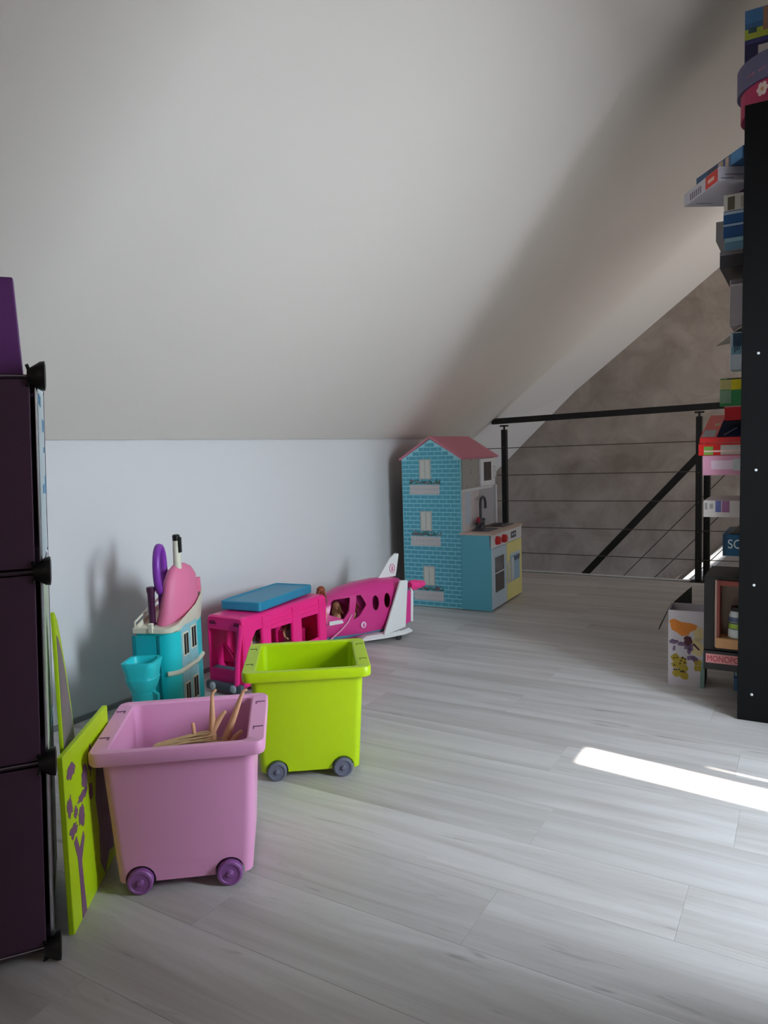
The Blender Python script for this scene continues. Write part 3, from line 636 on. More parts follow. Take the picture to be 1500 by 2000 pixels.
# printed windows with flower boxes
PICK = M('picket_print', (206, 200, 200), 0.6, 0.05); CURT = M('curtain_print', (206, 206, 196), 0.6, 0.12, 60); FRM = M('window_print', (176, 178, 174), 0.6); FLW = M('flower_print', (150, 84, 92), 0.7, 0.4, 90); LEAF = M('leaf_print', (52, 110, 100), 0.7, 0.3, 90)
for zb_, x0 in ((.785, -.268), (.470, -.268), (.133, -.256)):
    b = NB(); box(b, x0, x0 + .078, -.0022, .0, zb_, zb_ + .122, .0006); wf = obj('printed_window', b, FRM, kd)
    b = NB(); box(b, x0 + .008, x0 + .036, -.003, -.002, zb_ + .006, zb_ + .115); box(b, x0 + .042, x0 + .070, -.003, -.002, zb_ + .006, zb_ + .115); obj('curtain', b, CURT, wf)
    xx = x0 - .064; b = NB()
    box(b, xx, xx + .198, -.0028, -.0012, zb_ - .082, zb_ - .072); box(b, xx, xx + .198, -.0028, -.0012, zb_ - .050, zb_ - .042)
    for i in range(16): prism(b, [(xx + i * .0124, zb_ - .092), (xx + i * .0124 + .0098, zb_ - .092), (xx + i * .0124 + .0098, zb_ - .036), (xx + i * .0124 + .0049, zb_ - .030), (xx + i * .0124, zb_ - .036)], .0025, tf((0, -.0035, 0)))
    pf = obj('picket_planter', b, PICK, kd)
    for nm, mt, cnt, rr in (('leaves', LEAF, 46, .0065), ('flowers', FLW, 24, .005)):
        b = NB()
        for i in range(cnt):
            t = bmesh.new(); bmesh.ops.create_icosphere(t, subdivisions=1, radius=random.uniform(.5, 1) * rr)
            merge(b, t, Matrix.Translation((xx + random.uniform(.0, .20), -.003 - (.001 if nm == 'flowers' else 0), zb_ - .026 + abs(random.gauss(0, .012)))) @ Matrix.Diagonal((1.2, .25, 1, 1)))
        o = obj(nm, b, mt, pf); o['kind'] = 'stuff'
# carcass behind the gable: back panel, side walls, floors
b = NB(); box(b, WH, WH + .012, .012, DP, .004, EV - .004); obj('side_panel', b, M('edge_dark', (40, 44, 48), 0.6), kd)
b = NB(); prism(b, [(WH, 0.004), (0, 0.004), (0, EV), (WH / 2, PK - .004), (WH, EV)], .012, tf((0, DP - .012, 0))); obj('back_gable', b, MDF, kd)
b = NB(); box(b, -.012, 0, .012, DP - .012, .004, .72); obj('divider_panel', b, KW, kd)
b = NB(); box(b, -.20, -.012, .012, DP - .012, .706, .718); box(b, -.20, -.188, .012, DP - .012, .718, EV); obj('upper_shelf', b, KW, kd)
b = NB(); box(b, -.188, .002, .30, .312, .718, EV - .004); obj('cupboard_divider', b, KW, kd)
b = NB(); box(b, -.187, -.180, .013, .30, .719, EV - .01); obj('cupboard_back', b, KGREY, kd)
b = NB(); box(b, -.002, .010, .013, .29, .722, EV - .008); pn = obj('cupboard_panel', b, KGREY, kd)
b = NB()
for y, zz in ((.15, .895), (.15, .83), (.15, .815), (.07, .735), (.24, .737)): lathe(b, [(.003, 0), (.003, .003)], 8, tf((.0095, y, zz), (0, PI / 2, 0)))
obj('panel_screw', b, M('screw_dark', (70, 68, 66), 0.5), pn)
# roof slabs
for sg in (-1, 1):
    b = NB(); cx = WH / 2; rise = PK - EV; run = -WH / 2
    ln = math.hypot(rise, run); nx = sg * rise / ln; nz = run / ln
    ex = cx + sg * (run + .012); ez = EV - .012 * rise / run
    prism(b, [(cx, PK), (ex, ez), (ex + nx * .012, ez + nz * .012), (cx, PK + .0145)], DP + .05, tf((0, -.006, 0)))
    obj('roof_slab', b, ROOF, kd)
# microwave door
b = NB(); box(b, .0, .014, .315, .585, .722, EV - .010, .003); mw = obj('microwave_door', b, KW, kd)
b = NB(); box(b, .0135, .0155, .365, .505, .755, .875, .001); obj('microwave_window', b, M('smoked_window', (64, 62, 68), 0.15), mw)
b = NB(); tube(b, [(.014, .55, .77), (.028, .55, .775), (.028, .55, .84), (.014, .55, .845)], .005, 8); obj('handle', b, KW, mw, True)
# base cabinet and counter
CW = .186; CD = .58; CZ = .452
b = NB(); box(b, .0, CW, -.006, .008, .004, CZ); obj('base_side_panel', b, MDF, kd)
b = NB(); box(b, .0, CW - .012, .008, CD, .004, CZ); obj('base_carcass', b, KW, kd)
b = NB(); box(b, -.010, CW + .006, -.008, CD + .01, CZ, CZ + .014, .002); ct = obj('countertop', b, WOODT, kd)
b = NB(); rings = [[(p[0], p[1], CZ + .0145 + dz) for p in rrect(.120 - q, .19 - q, .02, 0, 4, .085, .17)] for q, dz in ((0, 0), (0, .003), (.012, .003), (.016, .0005), (.02, .0003))]
loft(b, rings); obj('sink_basin', b, M('sink_dark', (74, 74, 82), 0.4), kd, True)
b = NB(); box(b, .02, .15, .34, .54, CZ + .0142, CZ + .019, .002)
hb = obj('hob', b, M('hob_dark', (70, 66, 70), 0.4), kd)
for yy in (.39, .49):
    b = NB(); lathe(b, [(.036, 0), (.036, .004), (.028, .004), (.026, .002)], 24, tf((.085, yy, CZ + .019))); obj('burner_ring', b, M('burner_black', (36, 34, 38), 0.4), hb, True)
# splashback
b = NB(); box(b, .0, .003, .014, .30, CZ + .016, .704); obj('splashback', b, M('splash_print', (206, 196, 198), 0.5, 0.14, 24), kd)
b = NB(); box(b, .0, .0035, .06, .15, CZ + .05, .70); obj('printed_cloth', b, M('cloth_print', (190, 200, 214), 0.6, 0.08, 20), kd)
b = NB(); box(b, .0, .0032, .30, .585, CZ + .016, .704); obj('splashback_grey', b, M('splash_grey', (172, 172, 180), 0.5, 0.03), kd)
b = NB(); box(b, .0, CW * .10, DP - .02, DP, CZ, .72); obj('end_stile', b, KW, kd)
# tap
TAPM = M('tap_dark_grey', (62, 64, 74), 0.35)
b = NB(); arc = [(.035, .235, CZ + .016), (.035, .235, .615)] + [(.035, .235 + .045 - .045 * math.cos(PI * i / 10), .615 + .045 * math.sin(PI * i / 10)) for i in range(1, 11)] + [(.035, .325, .585)]
tube(b, arc, .0085, 10); lathe(b, [(.020, CZ + .015), (.020, CZ + .03), (.012, CZ + .035)], 16, tf((.035, .235, 0))); tp = obj('tap', b, TAPM, kd, True, 60)
b = NB(); tube(b, [(.035, .16, CZ + .05), (.035, .30, CZ + .062)], .009, 8); tube(b, [(.035, .18, CZ + .015), (.035, .18, CZ + .05)], .009, 8); tube(b, [(.035, .285, CZ + .015), (.035, .285, CZ + .075)], .009, 8); obj('tap_body', b, TAPM, tp, True)
b = NB(); tube(b, [(.04, .165, CZ + .072), (.04, .20, CZ + .072)], .010, 8); tube(b, [(.04, .18, CZ + .05), (.04, .18, CZ + .09)], .007, 8); obj('tap_handle', b, M('tap_red', (176, 30, 56), 0.4), tp, True)
# front of the base: control strip, oven, yellow door
b = NB(); box(b, CW - .012, CW + .002, -.006, CD, .375, CZ, .001); cp = obj('control_panel', b, KW, kd)
RED = M('knob_red', (200, 28, 30), 0.35)
for yy, zz in ((.085, .415), (.205, .413)):
    b = NB(); lathe(b, [(.026, 0), (.026, .010), (.022, .024), (.012, .026)], 20, tf((CW + .002, yy, zz), (0, PI / 2, 0))); kn = obj('knob', b, RED, kd, True, 40)
b = NB(); box(b, CW + .0015, CW + .004, .36, .46, .395, .435, .001); ck = obj('clock_display', b, M('display_dark', (52, 56, 66), 0.4), kd)
b = NB(); box(b, CW + .0038, CW + .0048, .375, .40, .408, .424); box(b, CW + .0038, CW + .0048, .42, .445, .408, .424); obj('display_digits', b, M('digits_pale', (196, 206, 220), 0.5), ck)
b = NB(); box(b, CW - .012, CW + .002, -.004, .272, .012, .372, .002); ov = obj('oven_door', b, OVB, kd)
b = NB(); box(b, CW + .0015, CW + .004, .055, .215, .105, .315, .001); obj('oven_window', b, MATS['smoked_window'], ov)
b = NB(); box(b, CW + .0035, CW + .0055, .05, .22, .218, .224); obj('oven_rack', b, KW, ov)
b = NB(); tube(b, [(CW + .002, .248, .13), (CW + .022, .248, .135), (CW + .022, .248, .25), (CW + .002, .248, .255)], .006, 8); obj('handle', b, KW, ov, True)
b = NB(); box(b, CW - .012, CW + .002, .275, CD, .012, .372, .002); yd = obj('yellow_door', b, YEL, kd)
b = NB(); tube(b, [(CW + .002, .302, .13), (CW + .022, .302, .135), (CW + .022, .302, .25), (CW + .002, .302, .255)], .006, 8); obj('handle', b, KW, yd, True)
b = NB(); box(b, CW + .0015, CW + .003, .34, .53, .12, .29, .001); pr = obj('door_picture', b, M('picture_blue', (150, 186, 214), 0.5, 0.08, 30), yd)
b = NB(); box(b, CW + .0028, CW + .004, .36, .41, .13, .27); box(b, CW + .0028, CW + .004, .33, .54, .285, .30)
obj('printed_jar', b, M('picture_pale', (210, 220, 228), 0.5), yd)
b = NB(); prism(b, [(0, 0), (.10, 0), (.115, .03), (-.015, .03)], .0015, tf((CW + .0035, .52, .245), (0, 0, -PI / 2))); obj('printed_bowl', b, M('picture_navy', (80, 96, 130), 0.5), yd)
for x, y in ((WH + .02, .02), (-.17, .02)):
    pass

# ------------------------------------------------------------------ cube cabinet (left)
CP = M('cabinet_aubergine', (78, 50, 72), 0.42, 0.08, 6, bump=0.05, bscale=90); CHR = M('chrome_wire', (190, 194, 200), 0.25, 0.03, metal=0.9); KB = M('connector_black', (12, 12, 13), 0.45)
cb = thing('cube_storage_cabinet', 'dark aubergine cube storage cabinet with black corner connectors', 'cabinet', (-1.262, .826, 0), math.radians(53.6))
def rack(b):
    for v in b.verts: v.co.x += .036 * v.co.z
    return b
LV = (.018, .390, .760, 1.125); CWD = .37; CDP = .35
for z0, z1 in zip(LV, LV[1:]):
    b = NB(); box(b, -CWD + .016, -.014, -.004, .002, z0 + .008, z1 - .006, .002); obj('door', rack(b), CP, cb)
for i, (z0, z1) in enumerate(zip(LV, LV[1:])):
    mt = (M('side_greyviolet', (112, 100, 108), 0.5, 0.1), M('side_pale_green', (196, 214, 190), 0.5, 0.12, 8), M('side_white', (206, 222, 228), 0.5, 0.04))[i]
    b = NB(); box(b, -.006, -.001, .012, CDP - .012, z0 + .01, z1 - .008, .001); sp = obj('side_panel', rack(b), mt, cb)
    if i == 2:
        for (y0, y1, za, zb2) in ((.02, .12, 1.075, 1.095), (.20, .28, 1.03, 1.055), (.24, .29, .985, .997), (.15, .22, .90, .918), (.28, .32, .895, .935)):
            b = NB(); box(b, -.0012, .0, y0, y1, za, zb2); obj('blue_mark', rack(b), M('mark_blue', (60, 140, 186), 0.5), sp)
b = NB(); box(b, -CWD + .008, -CWD + .012, .0, CDP, .02, LV[-1]); obj('far_side_panel', rack(b), CP, cb)
b = NB(); box(b, -CWD, 0, CDP - .006, CDP, .02, LV[-1]); obj('back_panel', rack(b), CP, cb)
for z in LV:
    b = NB(); box(b, -CWD + .004, -.004, .004, CDP, z - .004, z + .003); obj('shelf_panel', rack(b), CP, cb)
b = NB()
for x in (-.004, -CWD + .004):
    for y in (.006, CDP - .006): tube(b, [(x, y, .02), (x, y, LV[-1])], .0028, 8)
for z in LV:
    for y in (.006, CDP): tube(b, [(-CWD, y, z), (0, y, z)], .0028, 6)
    for x in (-.002, -CWD): tube(b, [(x, 0, z), (x, CDP, z)], .0028, 6)
obj('wire_frame', rack(b), CHR, cb)
for z in LV:
    for x, sx in ((0.002, 1), (-CWD - .002, -1)):
        for y in (.0,):
            b = NB(); lathe(b, [(.012, -.020), (.021, -.006), (.0265, .002), (.0275, .010), (.020, .0115)], 20, tf((x, y, z), (0, PI / 2 * sx, 0)))
            k = obj('connector', rack(b), KB, cb, True, 40)
            b = NB()
            for a in range(4):
                tube(b, [(x - sx * .013, y, z), (x - sx * .02, y - .012 * abs(math.cos(a * PI / 2 + .7)), z + .028 * math.sin(a * PI / 2 + .785))], .0032, 6)
            obj('connector_arm', rack(b), KB, k)
b = NB(); prism(b, [(-.33, 0), (0, 0), (-.006, .178), (-.33, .178)], .03, tf((0, 0, 0)), .002)
bx = obj('violet_panel', b, M('violet_plastic', (128, 70, 144), 0.45, 0.05), None)
bx.location = (-1.262 + .015 * .593 - .02 * .805, .826 + .015 * .805 + .02 * .593, 1.1285); bx.rotation_euler = (0, 0, math.radians(53.6)); tag(bx, 'violet plastic panel standing on top of the cube cabinet', 'panel')

# ------------------------------------------------------------------ lime boards with tree print
LIME = M('lime_board', (198, 232, 10), 0.5, 0.03); TREE = M('tree_purple', (132, 92, 124), 0.6, 0.06)
def blob(cx, cz, rx, rz, n=18, j=.35, sd=0):
    rnd = random.Random(sd); return [(cx + rx * math.cos(2 * PI * i / n) * (1 + rnd.uniform(-j, j)), cz + rz * math.sin(2 * PI * i / n) * (1 + rnd.uniform(-j, j))) for i in range(n)]
def board(name, label, p0, p1, h, th, shear, mt, prints, loc_z=0.0, outline=None):
    p0 = Vector((*p0, 0)); p1 = Vector((*p1, 0)); d = p1 - p0; ln = d.length
    b = NB(); prism(b, outline or [(0, 0), (ln, 0), (ln, h), (0, h)], th, None, .002)
    a = math.atan2(d.y, d.x)
    t = thing(name, label, 'board', (p0.x, p0.y, loc_z), a)
    def lean(bb):
        for v in bb.verts: v.co.y += shear * v.co.z
        return bb
    obj('panel', lean(b), mt, t)
    for nm, polys, m in prints:
        b = NB()
        for q in polys: prism(b, [(min(max(x, .003), ln - .003), min(max(z, .003), h - .003)) for x, z in q], .0012, tf((0, -.0010, 0)))
        obj(nm, lean(b), m, t)
    return t
# p0 far end, p1 near end so that the printed face (-y side) looks to the camera
trees = [[(.05, 0), (.078, 0), (.071, .07), (.067, .12), (.092, .16), (.086, .176), (.060, .150), (.046, .186), (.030, .180), (.045, .14), (.050, .07)],
         blob(.032, .205, .020, .014, sd=2), blob(.085, .212, .018, .022, sd=3), blob(.020, .262, .014, .022, sd=4), blob(.095, .250, .030, .010, sd=5), blob(.052, .235, .010, .012, sd=6), blob(.118, .282, .018, .030, sd=7), blob(.150, .235, .014, .018, sd=8), blob(.040, .330, .026, .016, sd=9), blob(.165, .30, .02, .03, sd=10)]
lilac = [[(.185, .05), (.215, .0), (.250, .04), (.285, .03), (.296, .17), (.288, .26), (.250, .28), (.225, .25), (.195, .27), (.178, .20), (.192, .13)]]
board('tree_print_board', 'lime green board with purple tree print standing beside the cabinet', (-1.279, .884), (-1.455, 1.134), .375, .012, .0, LIME, [('tree_print', trees, TREE), ('lilac_print', lilac, M('print_lilac_grey', (152, 134, 150), 0.6, 0.2, 30))])
ARCH = [(0, 0), (.235, 0), (.235, .30), (.20, .40), (.14, .50), (.085, .58), (.04, .635), (.0, .66)]
INN = [(.003, .003), (.231, .003), (.226, .28), (.185, .385), (.12, .49), (.065, .565), (.025, .60), (.003, .61)]
tb = board('tall_print_board', 'tall arched lime edged board with grey purple print behind the lime tree board', (-1.325, .920), (-1.502, 1.075), .66, .008, .0, LIME, [('grey_print', [INN], M('print_greyviolet', (140, 128, 130), 0.6, 0.25, 12))], outline=ARCH)

# ------------------------------------------------------------------ black bookshelf with toys and games (right)
SHB = M('shelf_black', (7, 7, 8), 0.65, 0.1, spec=0.18)
XF = -.20; XB = .17; Y0 = 2.735; Y1 = 3.62; ZS = 2.05
sh = thing('bookshelf', 'tall black bookshelf seen from its side panel', 'bookshelf', (0, Y0, 0))
b = NB(); box(b, XF, XB, 0, .022, 0, ZS, .0012); e1 = obj('side_panel', b, SHB, sh)
b = NB(); box(b, XF, XB, Y1 - Y0 - .022, Y1 - Y0, 0, ZS, .0012); obj('side_panel', b, SHB, sh)
b = NB(); box(b, XB - .006, XB, .022, Y1 - Y0 - .022, .02, ZS); obj('back_panel', b, SHB, sh)
SZ = (.135, .555, .695, .845, 1.2155, 1.555, 1.85, ZS)
for z in SZ:
    b = NB(); box(b, XF, XB - .006, .022, Y1 - Y0 - .022, z - .018, z, .001); obj('shelf', b, SHB, sh)
for x, z in ((-.150, 1.253), (-.152, .867), (-.153, .476), (-.155, .094), (.12, 1.253), (.12, .867), (.12, .476), (.12, .094)):
    b = NB(); lathe(b, [(.0045, 0), (.0045, .0012), (.003, .0018)], 10, tf((x, 0, z), (PI / 2, 0, 0))); obj('screw', b, M('screw_bright', (210, 212, 214), 0.35), e1)

def game(name, label, x0, x1, y0, y1, z0, z1, col, stickers=(), rz=0.0, rx=0.0, cat='box', bev=.0015):
    """box with its near left bottom corner as origin; stickers (name, fx0, fx1, fz0, fz1, colour) on the near face"""
    t = thing(name, label, cat, (x0, y0, z0), rz); t.rotation_euler = (rx, 0, rz)
    W, D, H = x1 - x0, y1 - y0, z1 - z0
    b = NB(); box(b, 0, W, 0, D, 0, H, bev); obj('carton', b, M('carton_%d_%d_%d' % col, col, 0.45, 0.05, 20), t)
    for k, (nm, a, c, d, e, cc) in enumerate(stickers):
        b = NB(); box(b, a * W, c * W, -.0008 - .0004 * k, .001, d * H, e * H); obj(nm, b, M('print_%d_%d_%d' % cc, cc, 0.5, 0.12, 60), t)
    return t
# top of the shelf
Zt = ZS + .0005
# the round boxes sit far enough left to hang over the front edge
def round_box(name, label, cx, cy, r, z0, z1, col, extra):
    t = thing(name, label, 'round box', (cx, cy, z0)); H = z1 - z0
    b = NB(); lathe(b, [(r - .002, 0), (r, .002), (r, H - .002), (r - .003, H)], 48); obj('drum', b, M(name + '_card', col, 0.5, 0.08, 20), t, True, 40)
    extra(t, r, H); return t
def on_drum(t, name, s, size, r, zc, mat, a0, step):
    for i, chx in enumerate(s):
        a = a0 + i * step
        if chx == ' ': continue
        me = text_mesh(chx, size, .0004)
        me.transform(Matrix.Rotation(a + PI / 2, 4, 'Z') @ Matrix.Translation((-size * .25, -(r + .0004), zc)) @ Matrix.Rotation(PI / 2, 4, 'X'))
        if i == 0: mm = me; bmm = NB(); bmm.from_mesh(me)
        else: bmm.from_mesh(me)
        bpy.data.meshes.remove(me)
    obj(name, bmm, mat, t)
PKT = M('lettering_rose', (190, 120, 140), 0.5)
def ex_pink(t, r, H):
    b = NB()
    a = math.radians(-121)
    for i in range(6):
        q = i * PI / 3
        tt = bmesh.new(); bmesh.ops.create_icosphere(tt, subdivisions=1, radius=.0095)
        merge(b, tt, Matrix.Rotation(a + PI / 2, 4, 'Z') @ Matrix.Translation((.012 * math.cos(q), -r - .0005, H * .66 + .014 * math.sin(q))) @ Matrix.Diagonal((1, .12, 1, 1)))
    f = obj('flower', b, M('flower_white', (232, 206, 200), 0.5), t)
    b = NB(); tt = bmesh.new(); bmesh.ops.create_icosphere(tt, subdivisions=1, radius=.006); merge(b, tt, Matrix.Rotation(a + PI / 2, 4, 'Z') @ Matrix.Translation((0, -r - .0015, H * .66)) @ Matrix.Diagonal((1, .2, 1, 1))); obj('flower_centre', b, M('flower_gold', (220, 150, 70), 0.5), f)
    on_drum(t, 'lettering', 'The', .022, r, H * .62, PKT, math.radians(-103), .12)
def ex_purp(t, r, H):
    on_drum(t, 'lettering', 'the unicorn', .019, r, H * .30, PKT, math.radians(-140), .068)
round_box('pink_round_box', 'deep pink round box with white flower on top of the bookshelf', -.075, 2.905, .150, Zt, Zt + .085, (176, 32, 84), ex_pink)
round_box('grey_round_box', 'grey violet round box with rose lettering on the pink round box', -.060, 2.920, .178, Zt + .0855, Zt + .170, (92, 88, 122), ex_purp)
game('navy_game_box', 'navy game box with white front panel above the round boxes', -.212, .06, 2.86, 3.12, Zt + .171, Zt + .255, (40, 36, 84), [('white_face', .15, 1.0, .10, .74, (206, 198, 198)), ('grey_band', .15, 1.0, .03, .22, (110, 108, 110)), ('violet_edge', .0, 1.0, .84, .99, (66, 60, 120))])
game('picture_game_box', 'blue and yellow green picture box topmost on the bookshelf', -.212, .06, 2.86, 3.10, Zt + .2555, Zt + .352, (52, 96, 140), [('sky_print', .0, .4, .55, 1.0, (60, 110, 160)), ('meadow_print', .0, .62, .02, .36, (170, 180, 60)), ('fur_print', .20, .5, .22, .98, (150, 110, 90)), ('dark_print', .04, .13, .22, .40, (50, 80, 90))])
# shelf at 1.85: long boxes turned out of the shelf
R1 = math.atan2(.142, .23) # direction of the near face
lw = thing('long_white_game_box', 'long white game box with red logo jutting out of the upper shelf', 'box', (-.280, 2.800, 1.8505), R1)
b = NB(); box(b, 0, .30, 0, .275, 0, .046, .0012); obj('carton', b, M('carton_white_grey', (200, 196, 206), 0.5, 0.05), lw)
b = NB(); box(b, -.0008, .001, .012, .10, .002, .044); obj('red_logo', b, M('logo_red', (214, 52, 40), 0.5), lw)
b = NB(); box(b, -.0014, -.0006, .035, .08, .016, .028); obj('logo_lettering', b, M('logo_pale', (240, 190, 170), 0.5), lw)
b = NB()
for i in range(6): box(b, -.0008, .001, .135 + i * .016, .143 + i * .016, .006, .030)
obj('side_print', b, M('print_grey', (120, 112, 130), 0.5), lw)
b = NB(); box(b, .02, .11, -.0008, .001, .018, .021); box(b, .005, .05, -.0008, .001, .006, .009); obj('front_print', b, MATS['print_grey'], lw)
b = NB(); box(b, .03, .09, .235, .239, -.0006, .001); box(b, .15, .24, .215, .221, -.0006, .001); obj('base_print', b, MATS['print_grey'], lw)
b = NB(); box(b, .13, .24, .0, .12, -.0007, .001); obj('plum_patch', b, M('plum_print', (92, 44, 92), 0.6), lw)
lb = thing('long_blue_game_box', 'long blue picture game box on the white box at the upper shelf', 'box', (-.205, 2.762, 1.8972), math.atan2(.142, .20))
b = NB(); box(b, 0, .22, 0, .30, 0, .040, .0012); obj('carton', b, M('carton_blue_deep', (40, 84, 128), 0.45, 0.1), lb)
b = NB(); box(b, -.0008, .001, .005, .07, .004, .038); obj('bright_print', b, M('print_skyblue', (60, 128, 180), 0.5, 0.2, 60), lb)
b = NB(); box(b, -.0008, .001, .085, .105, .004, .036); box(b, -.0008, .001, .12, .15, .006, .036); obj('figure_print', b, M('print_sand', (190, 160, 140), 0.5, 0.3, 80), lb)
b = NB(); box(b, -.0008, .001, .16, .22, .004, .036); obj('dark_print', b, M('print_slate', (62, 62, 80), 0.5, 0.3, 80), lb)
# shelf at 1.555
G = 'small boxes stacked on the middle upper shelf'
game('black_game_box', 'black box at bottom of the blue stack under the long white box', -.276, .05, 2.80, 3.30, 1.5555, 1.612, (30, 28, 32), [('grey_edge', .0, .5, .75, .97, (86, 82, 84))])
game('pale_blue_game_box', 'pale blue box directly on the black box in the stack', -.266, .04, 2.85, 3.30, 1.6125, 1.667, (104, 150, 180), [('grey_band', .0, 1, .0, .22, (150, 148, 148)), ('light_print', .0, .5, .72, .98, (150, 196, 214))])
game('blue_game_box', 'mid blue box second from top of blue stack with white stripe', -.271, .04, 2.85, 3.30, 1.6675, 1.716, (14, 78, 140), [('white_stripe', .0, 1, .80, .94, (170, 196, 220))])
game('deep_blue_game_box', 'blue box below the white barcode box', -.271, .04, 2.85, 3.06, 1.7165, 1.757, (18, 86, 150), [('white_stripe', .0, 1, .72, .94, (190, 208, 226))])
game('barcode_box', 'small white barcode box topmost of the blue stack', -.270, .04, 2.85, 3.06, 1.7575, 1.812, (216, 212, 204), [('barcode', .04, .11, .05, .85, (96, 88, 74)), ('barcode_grey', .17, .24, .1, .8, (176, 170, 160)), ('grey_patch', .26, .4, .1, .8, (150, 148, 146))])
game('grey_card_box', 'plain grey box behind the blue stack poking out left', -.318, .02, 3.08, 3.28, 1.7165, 1.788, (150, 144, 142))
# shelf at 1.195
game('blue_label_pack', 'upright blue and white pack under the cream sheet', -.246, -.10, 2.86, 2.96, 1.216, 1.345, (186, 196, 206), [('blue_band', .06, .32, .50, .97, (46, 84, 110)), ('teal_band', .03, .25, .40, .62, (110, 156, 176)), ('dark_lettering', .09, .115, .45, .9, (40, 60, 86)), ('dark_letter', .14, .165, .5, .86, (40, 60, 86)), ('dark_letter', .19, .21, .52, .9, (40, 60, 86)), ('brown_patch', .3, .5, .2, .4, (90, 76, 66)), ('rose_patch', .25, .5, .0, .18, (150, 126, 122))], cat='pack')
b = NB(); loft(b, [[(-.31, 3.02, 1.320), (-.205, 2.84, 1.362), (-.05, 2.84, 1.366), (-.05, 3.10, 1.366), (-.215, 3.10, 1.362)], [(-.31, 3.02, 1.323), (-.205, 2.84, 1.364), (-.05, 2.84, 1.368), (-.05, 3.10, 1.368), (-.215, 3.10, 1.364)]])
cs = obj('cream_card_sheet', b, M('card_cream', (190, 182, 170), 0.7), None); tag(cs, 'cream card sheet with a drooping corner between pack and white box', 'card')
game('pale_carton', 'pale lilac grey carton standing on the cream card sheet', -.249, -.06, 2.86, 3.02, 1.3685, 1.525, (172, 164, 170), [('edge_line', .0, .3, .86, .9, (200, 190, 190)), ('shade_band', .02, .5, .9, 1.0, (110, 104, 112)), ('dots', .22, .25, .35, .8, (120, 112, 118))], cat='carton')  # dark band at the carton's top is painted shade
# shelf at .845 : red boxes
game('pink_game_box', 'pale pink game box at bottom of the red pile', -.330, -.04, 2.84, 3.20, .8455, .916, (222, 158, 186), [('white_print', .10, .34, .30, .75, (232, 206, 222)), ('pale_patch', .34, .52, .24, .82, (200, 204, 206)), ('rose_band', .52, 1, .3, .5, (204, 120, 160))])
game('red_barcode_box', 'flat red game box with barcode on the pale pink box', -.344, -.04, 2.84, 3.24, .9165, .959, (216, 34, 32), [('green_print', .06, .16, .05, .75, (120, 170, 70)), ('barcode', .24, .46, .05, .85, (196, 188, 182)), ('white_line', .06, 1, .28, .42, (240, 200, 190))])
rl = game('red_navy_game_box', 'tilted red game box with navy lid panel on the barcode box', -.340, -.03, 2.842, 3.19, .9605, .980, (206, 30, 30), (), 0, math.radians(15))
b = NB(); box(b, .055, .30, .006, .33, .0192, .0204); nv = obj('navy_panel', b, M('navy_print', (16, 24, 56), 0.8, spec=0.1), rl)
b = NB(); tube(b, [(.078, .03, .0206), (.112, .13, .0206)], .0022, 5); obj('white_streak', b, M('streak_white', (190, 200, 214), 0.5), nv)
b = NB(); box(b, .006, .048, .015, .11, .0192, .0202); obj('grey_print', b, M('print_steel', (150, 150, 156), 0.5, 0.2, 60), rl)
b = NB(); box(b, .032, .05, .17, .21, .0192, .0202); obj('cream_print', b, M('print_cream', (190, 160, 120), 0.5), rl)
sup = game('plain_red_box', 'small red box propping the back of the tilted red box', -.22, -.04, 3.08, 3.18, .9595, 1.020, (150, 22, 26))
game('red_lettered_box', 'small bright red box with white ring mark under the yellow green box', -.268, -.05, 2.93, 3.02, 1.040, 1.092, (214, 16, 38), [('ring_mark', .27, .38, .3, .72, (220, 190, 190)), ('ring_core', .295, .355, .4, .62, (160, 20, 40)), ('white_edge', .0, .9, .93, 1.0, (230, 170, 170))])
game('yellow_green_box', 'yellow topped green box on the small bright red box', -.284, -.05, 2.93, 3.02, 1.0925, 1.192, (40, 136, 74), [('yellow_print', .14, 1, .58, .95, (226, 206, 20)), ('pale_yellow', .0, .16, .60, .96, (196, 186, 120)), ('pale_green', .0, .16, .1, .58, (124, 160, 130)), ('dark_top', .1, 1, .95, 1.0, (60, 60, 40))])
# shelf at .695 and .555
game('white_strip_box', 'slim white box with blue and pink pictures jutting from the shelf', -.326, -.06, 2.84, 3.10, .7155 - .02, .7555, (208, 200, 198), [('blue_picture', .15, .22, .30, .98, (96, 104, 160)), ('pink_picture', .23, .32, .30, .98, (160, 104, 150)), ('grey_bar', .02, .05, .45, .85, (150, 146, 144)), ('grey_letters', .08, .12, .5, .8, (150, 150, 150))])
sc_ = game('navy_science_box', 'petrol blue box with white letters beside the shelf panel', -.262, -.06, 2.85, 3.12, .5555, .633, (14, 84, 124), [('dark_edge', .0, .06, .0, 1, (10, 60, 90))])
text('lettering', 'SCI', .046, (.016, -.0008, .028), M('lettering_white', (230, 240, 244), 0.5), sc_, 0, 0, .85)
b = NB(); prism(b, [(.02, .078), (.06, .078), (.06, .108)], .14, tf((0, .02, 0))); obj('open_flap', b, M('flap_grey', (110, 104, 98), 0.7), sc_)
# shelf at .135
mo = game('wide_board_game_box', 'flat board game box with red lettered spine on the lowest shelf', -.322, -.03, 2.84, 3.30, .1355, .205, (24, 18, 20), [('pink_spine', .03, 1, .36, .84, (226, 150, 152))])
text('lettering', 'MONOPOLY', .030, (.012, -.0014, .0315), M('lettering_red', (176, 46, 56), 0.5), mo, 0, 0, .80)
